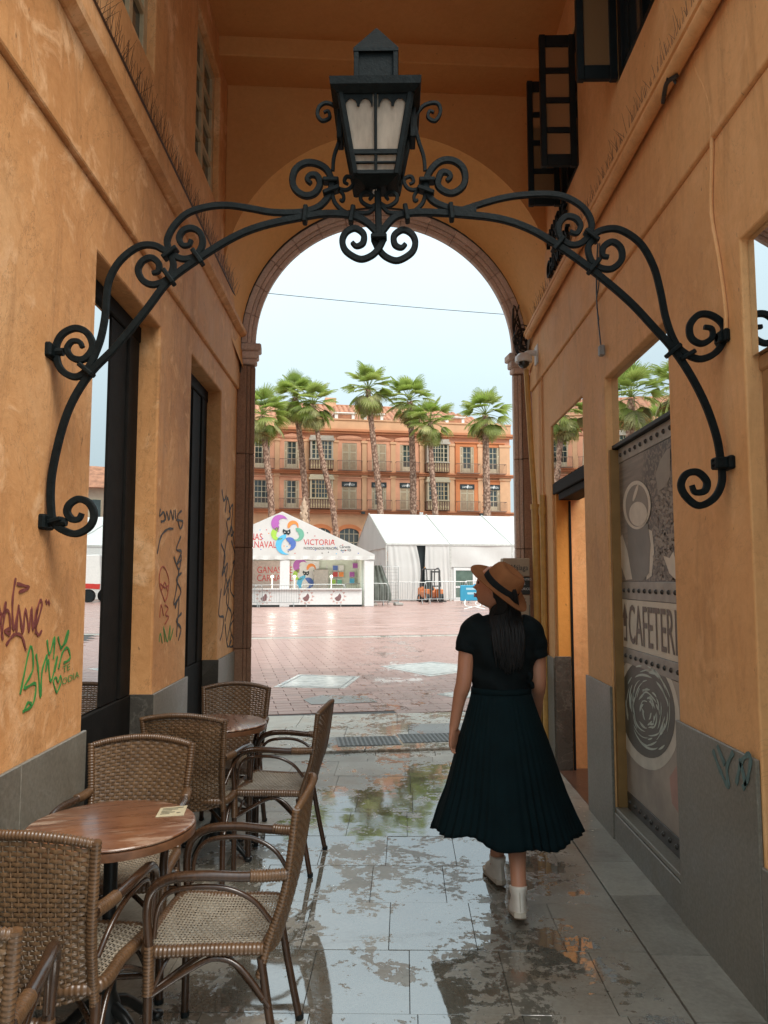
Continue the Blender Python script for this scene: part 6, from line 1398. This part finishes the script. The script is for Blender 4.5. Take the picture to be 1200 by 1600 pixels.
def curtain(x0, x1, gather, zt, z0=.05, amp=.08):
    rg = []; n = 90
    for i in range(n+1):
        t = i/n; col = []
        for k in range(13):
            v = k/12; x = x0+(x1-x0)*t; pin = gather[0]+(gather[1]-gather[0])*t; s = sin(pi*min(1, max(0, (1-v)*1.0)))
            xx = x*(1-gather[2]*s)+pin*gather[2]*s; col.append((xx, -.02+amp*sin(t*34+v*3+gather[3])*(.3+.7*(1-v))*(.5+.5*sin(t*9)), z0+(zt-z0)*v))
        rg.append(col)
    return MB().ringloft(rg, False, False)
mp_('side_curtain', curtain(.12, 2.25, (.12, 2.75, .62, 0), ZE2-.12), TENT, smooth=80); mp_('side_curtain', curtain(2.95, 4.80, (2.75, 4.80, .30, 1.2), ZE2-.12, .05, .06), TENT, smooth=80)
mp_('interior_shade_sheet', MB().box((1.9, .35, 0), (3.4, .5, ZE2-.1)), SIGNK)  # black sheet behind the gap stands in for the shade inside
mp_('upper_curtain', curtain(4.9, LM, (4.9, LM, 0, .5), ZE2-.12, 2.5, .07), TENT, smooth=80); mp_('lower_wall', MB().box((4.9, .12, .05), (5.1, .2, 2.6)).box((8.5, .12, .05), (LM, .2, 2.6)).box((5.1, .12, 2.45), (8.5, .2, 2.6)), WALLW)
for a in (5.1, 6.8):
    d_ = mp_('glazed_door', MB().box((a, .04, 0), (a+.18, .12, 2.45)).box((a+1.5, .04, 0), (a+1.68, .12, 2.45)).box((a+.18, .04, 2.25), (a+1.5, .12, 2.45)).box((a+.18, .04, 0), (a+1.5, .12, .25)).box((a+.18, .04, .95), (a+1.5, .12, 1.1)), WALLW); mp_('pane', MB().box((a+.15, .07, .2), (a+1.53, .09, 2.3)), simple('door_glass', (.10, .15, .12), .15, 0, .3, 2), d_)

# ---- forklift, barriers and clutter at the tents
def ground_at(px, py): return on_z(px, py, 0)
gp = ground_at(673, 935.5); FKs = gp.y/1200*52/2.12
gp = on_y(673, 905, 54.3)
fk = thing('forklift', (gp.x, 54.3, 0), 'orange forklift truck with black overhead guard parked at the gap in the marquee', 'forklift', rz=radians(198)); s_ = 1.08
def fp(n, mb, m, p=None, **k):
    mb.v = [(x*s_, y*s_, z*s_) for x, y, z in mb.v]; return part(n, mb, m, p or fk, world=False, **k)
ORG = simple('forklift_orange', (.62, .17, .03), .4, 0, .15, 4); GRY = simple('guard_grey', (.05, .05, .05), .4)
fp('body', MB().cbox((-.55, -.95, .28), (.55, .35, .72), .08).cbox((-.56, -1.05, .30), (.56, -.55, 1.0), .12), ORG, smooth=40); fp('counterweight_grille', MB().box((-.32, -1.07, .55), (.32, -1.045, .62)).box((-.32, -1.07, .70), (.32, -1.045, .77)).box((-.32, -1.07, .40), (.32, -1.045, .47)), BLACKW)
fp('fender', MB().cbox((-.58, .2, .3), (-.2, .75, .85), .05).cbox((.2, .2, .3), (.58, .75, .85), .05), ORG)
for x, y, r in ((-.5, -.62, .25), (.5, -.62, .25), (-.48, .55, .31), (.48, .55, .31)): w_ = fp('wheel', MB().tube([(x-.1, y, r), (x+.1, y, r)], r, 18), BLACKW); fp('hub', MB().tube([(x-.105, y, r), (x+.105, y, r)], r*.5, 12), ORG, w_)
fp('overhead_guard', MB().tube(catmull([(-.48, -.62, .95), (-.46, -.55, 1.6), (-.44, -.42, 2.05), (-.44, -.3, 2.12), (-.44, .38, 2.12), (-.46, .55, 1.0)], 4), .038, 6).tube(catmull([(.48, -.62, .95), (.46, -.55, 1.6), (.44, -.42, 2.05), (.44, -.3, 2.12), (.44, .38, 2.12), (.46, .55, 1.0)], 4), .038, 6).box((-.44, -.32, 2.10), (.44, -.26, 2.15)).box((-.44, -.05, 2.10), (.44, 0, 2.15)).box((-.44, .32, 2.10), (.44, .4, 2.15)), GRY)
fp('seat', MB().cbox((-.24, -.45, .75), (.24, .0, .92), .04).cbox((-.24, -.52, .88), (.24, -.4, 1.42), .04), simple('seat_vinyl', (.02, .035, .03), .5)); fp('steering_column', MB().tube([(0, .45, .8), (0, .25, 1.15)], .03, 6).tube([(.17*cos(a*.52), .24+.05*sin(a*.52), 1.16+.15*sin(a*.52)) for a in range(13)], .015, 5), BLACKW)
fp('mast', MB().box((-.32, .80, .08), (-.22, .92, 2.05)).box((.22, .80, .08), (.32, .92, 2.05)).box((-.32, .82, 1.9), (.32, .9, 2.0)).box((-.32, .82, 1.0), (.32, .9, 1.08)), GRY); fp('fork', MB().box((-.34, .92, .05), (-.22, 1.9, .11)), GRY); fp('fork', MB().box((.22, .92, .05), (.34, 1.9, .11)), GRY)
fp('beacon', MB().tube([(.3, -.3, 2.15), (.3, -.3, 2.28)], .05, 8), simple('amber', (.8, .3, .02), .3))
GALV = simple('galvanised', (.36, .37, .36), .4, .5, .15, 8)
def make_barrier():
    t = thing('crowd_barrier', (0, 0, 0), 'galvanised crowd barrier', 'barrier', 'crowd barriers in front of the tents'); w = 1.1
    part('frame', MB().tube(catmull([(-w, 0, .22), (-w, 0, .9), (-w+.10, 0, 1.06), (-w+.2, 0, 1.1), (w-.2, 0, 1.1), (w-.10, 0, 1.06), (w, 0, .9), (w, 0, .22)], 4), .021, 6).tube([(-w, 0, .24), (w, 0, .24)], .018, 6), GALV, t, world=False)
    mb = MB()
    for i in range(1, 18): x = -w+2*w*i/18; mb.tube([(x, 0, .24), (x, 0, 1.09)], .009, 4)
    part('bars', mb, GALV, t, world=False)
    for sg in (-1, 1): part('foot', MB().tube([(sg*.85, -.32, .0), (sg*.85, -.22, .05), (sg*.85, 0, .24)], .018, 5).tube([(sg*.85, .32, .0), (sg*.85, .22, .05), (sg*.85, 0, .24)], .018, 5), GALV, t, world=False)
    return t
b0 = make_barrier(); first = True
blabs = {0: 'crowd barrier before the kiosk, cut by the left arch jamb', 1: 'crowd barrier before the kiosk counter, second from the left jamb', 2: 'crowd barrier before the middle of the kiosk counter', 3: 'crowd barrier at the right end of the kiosk, next to the draped grey cloth', 4: 'crowd barrier in front of the marquee, just right of the draped cloth', 5: 'crowd barrier crossing in front of the orange forklift', 6: 'crowd barrier between the forklift and the blue boards'}
for i in range(7):
    px = (404, 432, 505, 560, 640, 697, 748)[i]; p = ground_at(px, (949, 949, 948, 947, 944.5, 943.5, 943)[i])
    px0 = ground_at((375, 432, 505, 572, 633, 697, 760)[i], (949, 949, 948, 946.5, 944.5, 943.5, 942.5)[i]); o = b0 if i == 0 else copy_tree(b0)
    o.location = px0; o.rotation_euler = (0, 0, radians(9)); o['label'] = blabs[i]; s = px0.y/1200*30.5/1.1; o.scale = (min(1.25, s)*(1.12 if i > 3 else 1.13),)*3
p = ground_at(601, 946); tf = thing('mesh_fence', p, 'tall wire fence panel draped with a dark grey cloth between kiosk and marquee', 'fence', rz=radians(10)); sc = p.y/1200*60/2.0
part('frame', MB().tube([(-.75, 0, 0), (-.75, 0, 2.0*sc), (.85, 0, 2.0*sc), (.85, 0, 0)], .03, 6).tube([(-.75, 0, .2), (.85, 0, .2)], .025, 6), GALV, tf, world=False)
mb = MB()
for i in range(1, 12): mb.tube([(-.75+1.6*i/12, 0, .2), (-.75+1.6*i/12, 0, 2*sc)], .008, 3)
for i in range(1, 12): mb.tube([(-.75, 0, .2+i*.17*sc), (.85, 0, .2+i*.17*sc)], .008, 3)
part('wires', mb, GALV, tf, world=False)
ct = part('draped_cloth', MB().ringloft([[(-.75+1.0*t*(.55+.65*min(1, (1-v)*1.3)*(1 if v > .3 else .9)), -.10-.10*abs(sin(t*9+v))-.05*sin(v*7), .25+1.85*sc*v) for v in [k/10 for k in range(11)]] for t in [j/24 for j in range(25)]], False, False), simple('grey_cloth', (.12, .135, .115), .9, 0, .3, 4), tf, world=False, smooth=80)
part('base_block', MB().cbox((-.95, -.4, 0), (-.5, .4, .16), .03), simple('concrete', (.35, .33, .3), .8), tf, world=False); part('base_block', MB().cbox((.6, -.4, 0), (1.1, .4, .16), .03), simple('concrete_b', (.35, .33, .3), .8), tf, world=False)
BLUP = simple('blue_board', (.03, .27, .42), .45, 0, .1, 3)
for k, (px, rz, lab) in enumerate(((737, .15, 'blue plastic board with pale lettering on white wire legs, left of a pair'), (757, -.5, 'blue plastic board on white wire legs, nearest the hat'))):
    p = ground_at(px, 951-2*k); t = thing('blue_barrier', p, lab, 'barrier', 'blue boards by the marquee', rz=rz); s = p.y/1200
    part('board', MB().cbox((-18*s, -.05, 12*s), (16*s, .05, 36*s), .03), BLUP, t, world=False); 
    for z, w in ((29, 9), (22, 7)): part('board_print', MB().box((-w*s, -.056, z*s), (w*s, -.051, (z+3.2)*s)), simple('print_pale', (.35, .55, .62), .5), t, world=False)
    for sg in (-1, 1): part('wire_leg', MB().tube(catmull([(sg*10*s, -.02, 14*s), (sg*12*s, -.25, 5*s), (sg*3*s, -.5, 3*s), (sg*16*s, -.6, 0)], 4), .03, 5), WHITEP, t, world=False)
# ---- street sign stack at the right pillar
q = on_y(813, 873, 7.25); sg_ = thing('tourist_sign', (q.x, 7.25, 0), 'stack of beige and black tourist information panels against the right arch pillar', 'sign')
x0, x1 = on_y(786, 905, 7.25).x, on_y(828, 905, 7.25).x; zc = lambda y: on_y(810, y, 7.25).z
BEI = simple('sign_beige', (.40, .32, .23), .5, 0, .06)
def spn(a, b, m, n): return part(n, MB().cbox((x0, 7.25, b), (x1, 7.42, a), .006), m, sg_)
spn(zc(872), zc(900), BEI, 'panel'); spn(zc(901), zc(929), SIGNK, 'dark_panel'); spn(zc(930), zc(1000), BEI, 'panel'); part('post', MB().box((x0+.04, 7.28, 0), (x1-.04, 7.40, zc(1000))), SIGNK, sg_)
part('inset_map', MB().cbox((on_y(812, 0, 7.25).x, 7.243, zc(985)), (x1-.01, 7.249, zc(945)), .002), simple('map_grey', (.16, .14, .12), .5), sg_)
def stext(t, px, py, s, m): o_ = on_y(px, py, 7.25); part('lettering', text_mb(t, s, lambda a, b, d: Vector((o_.x+a, 7.2475-d, o_.z+b)), .0006, xs=.8), m, sg_)
stext('M\u00e1laga', 798, 891, .075, SIGNK); stext('CENTRO', 813, 907, .032, WHT); stext('ES', 816.5, 914, .032, WHT); stext('HISTORICO', 806, 922, .032, WHT); stext('THE CENTER OF', 802, 937, .020, SIGNK); stext('MALAGA', 810, 942, .024, SIGNK)
# ---- wire across the sky
a, b = on_y(330, 449, 40), on_y(900, 499, 44)
tag(part('overhead_wire', MB().tube([a.lerp(b, t/12)+Vector((0, 0, -.12*sin(pi*t/12))) for t in range(13)], .02, 5), CABLE), 'thin wire strung across the sky above the plaza', 'wire')
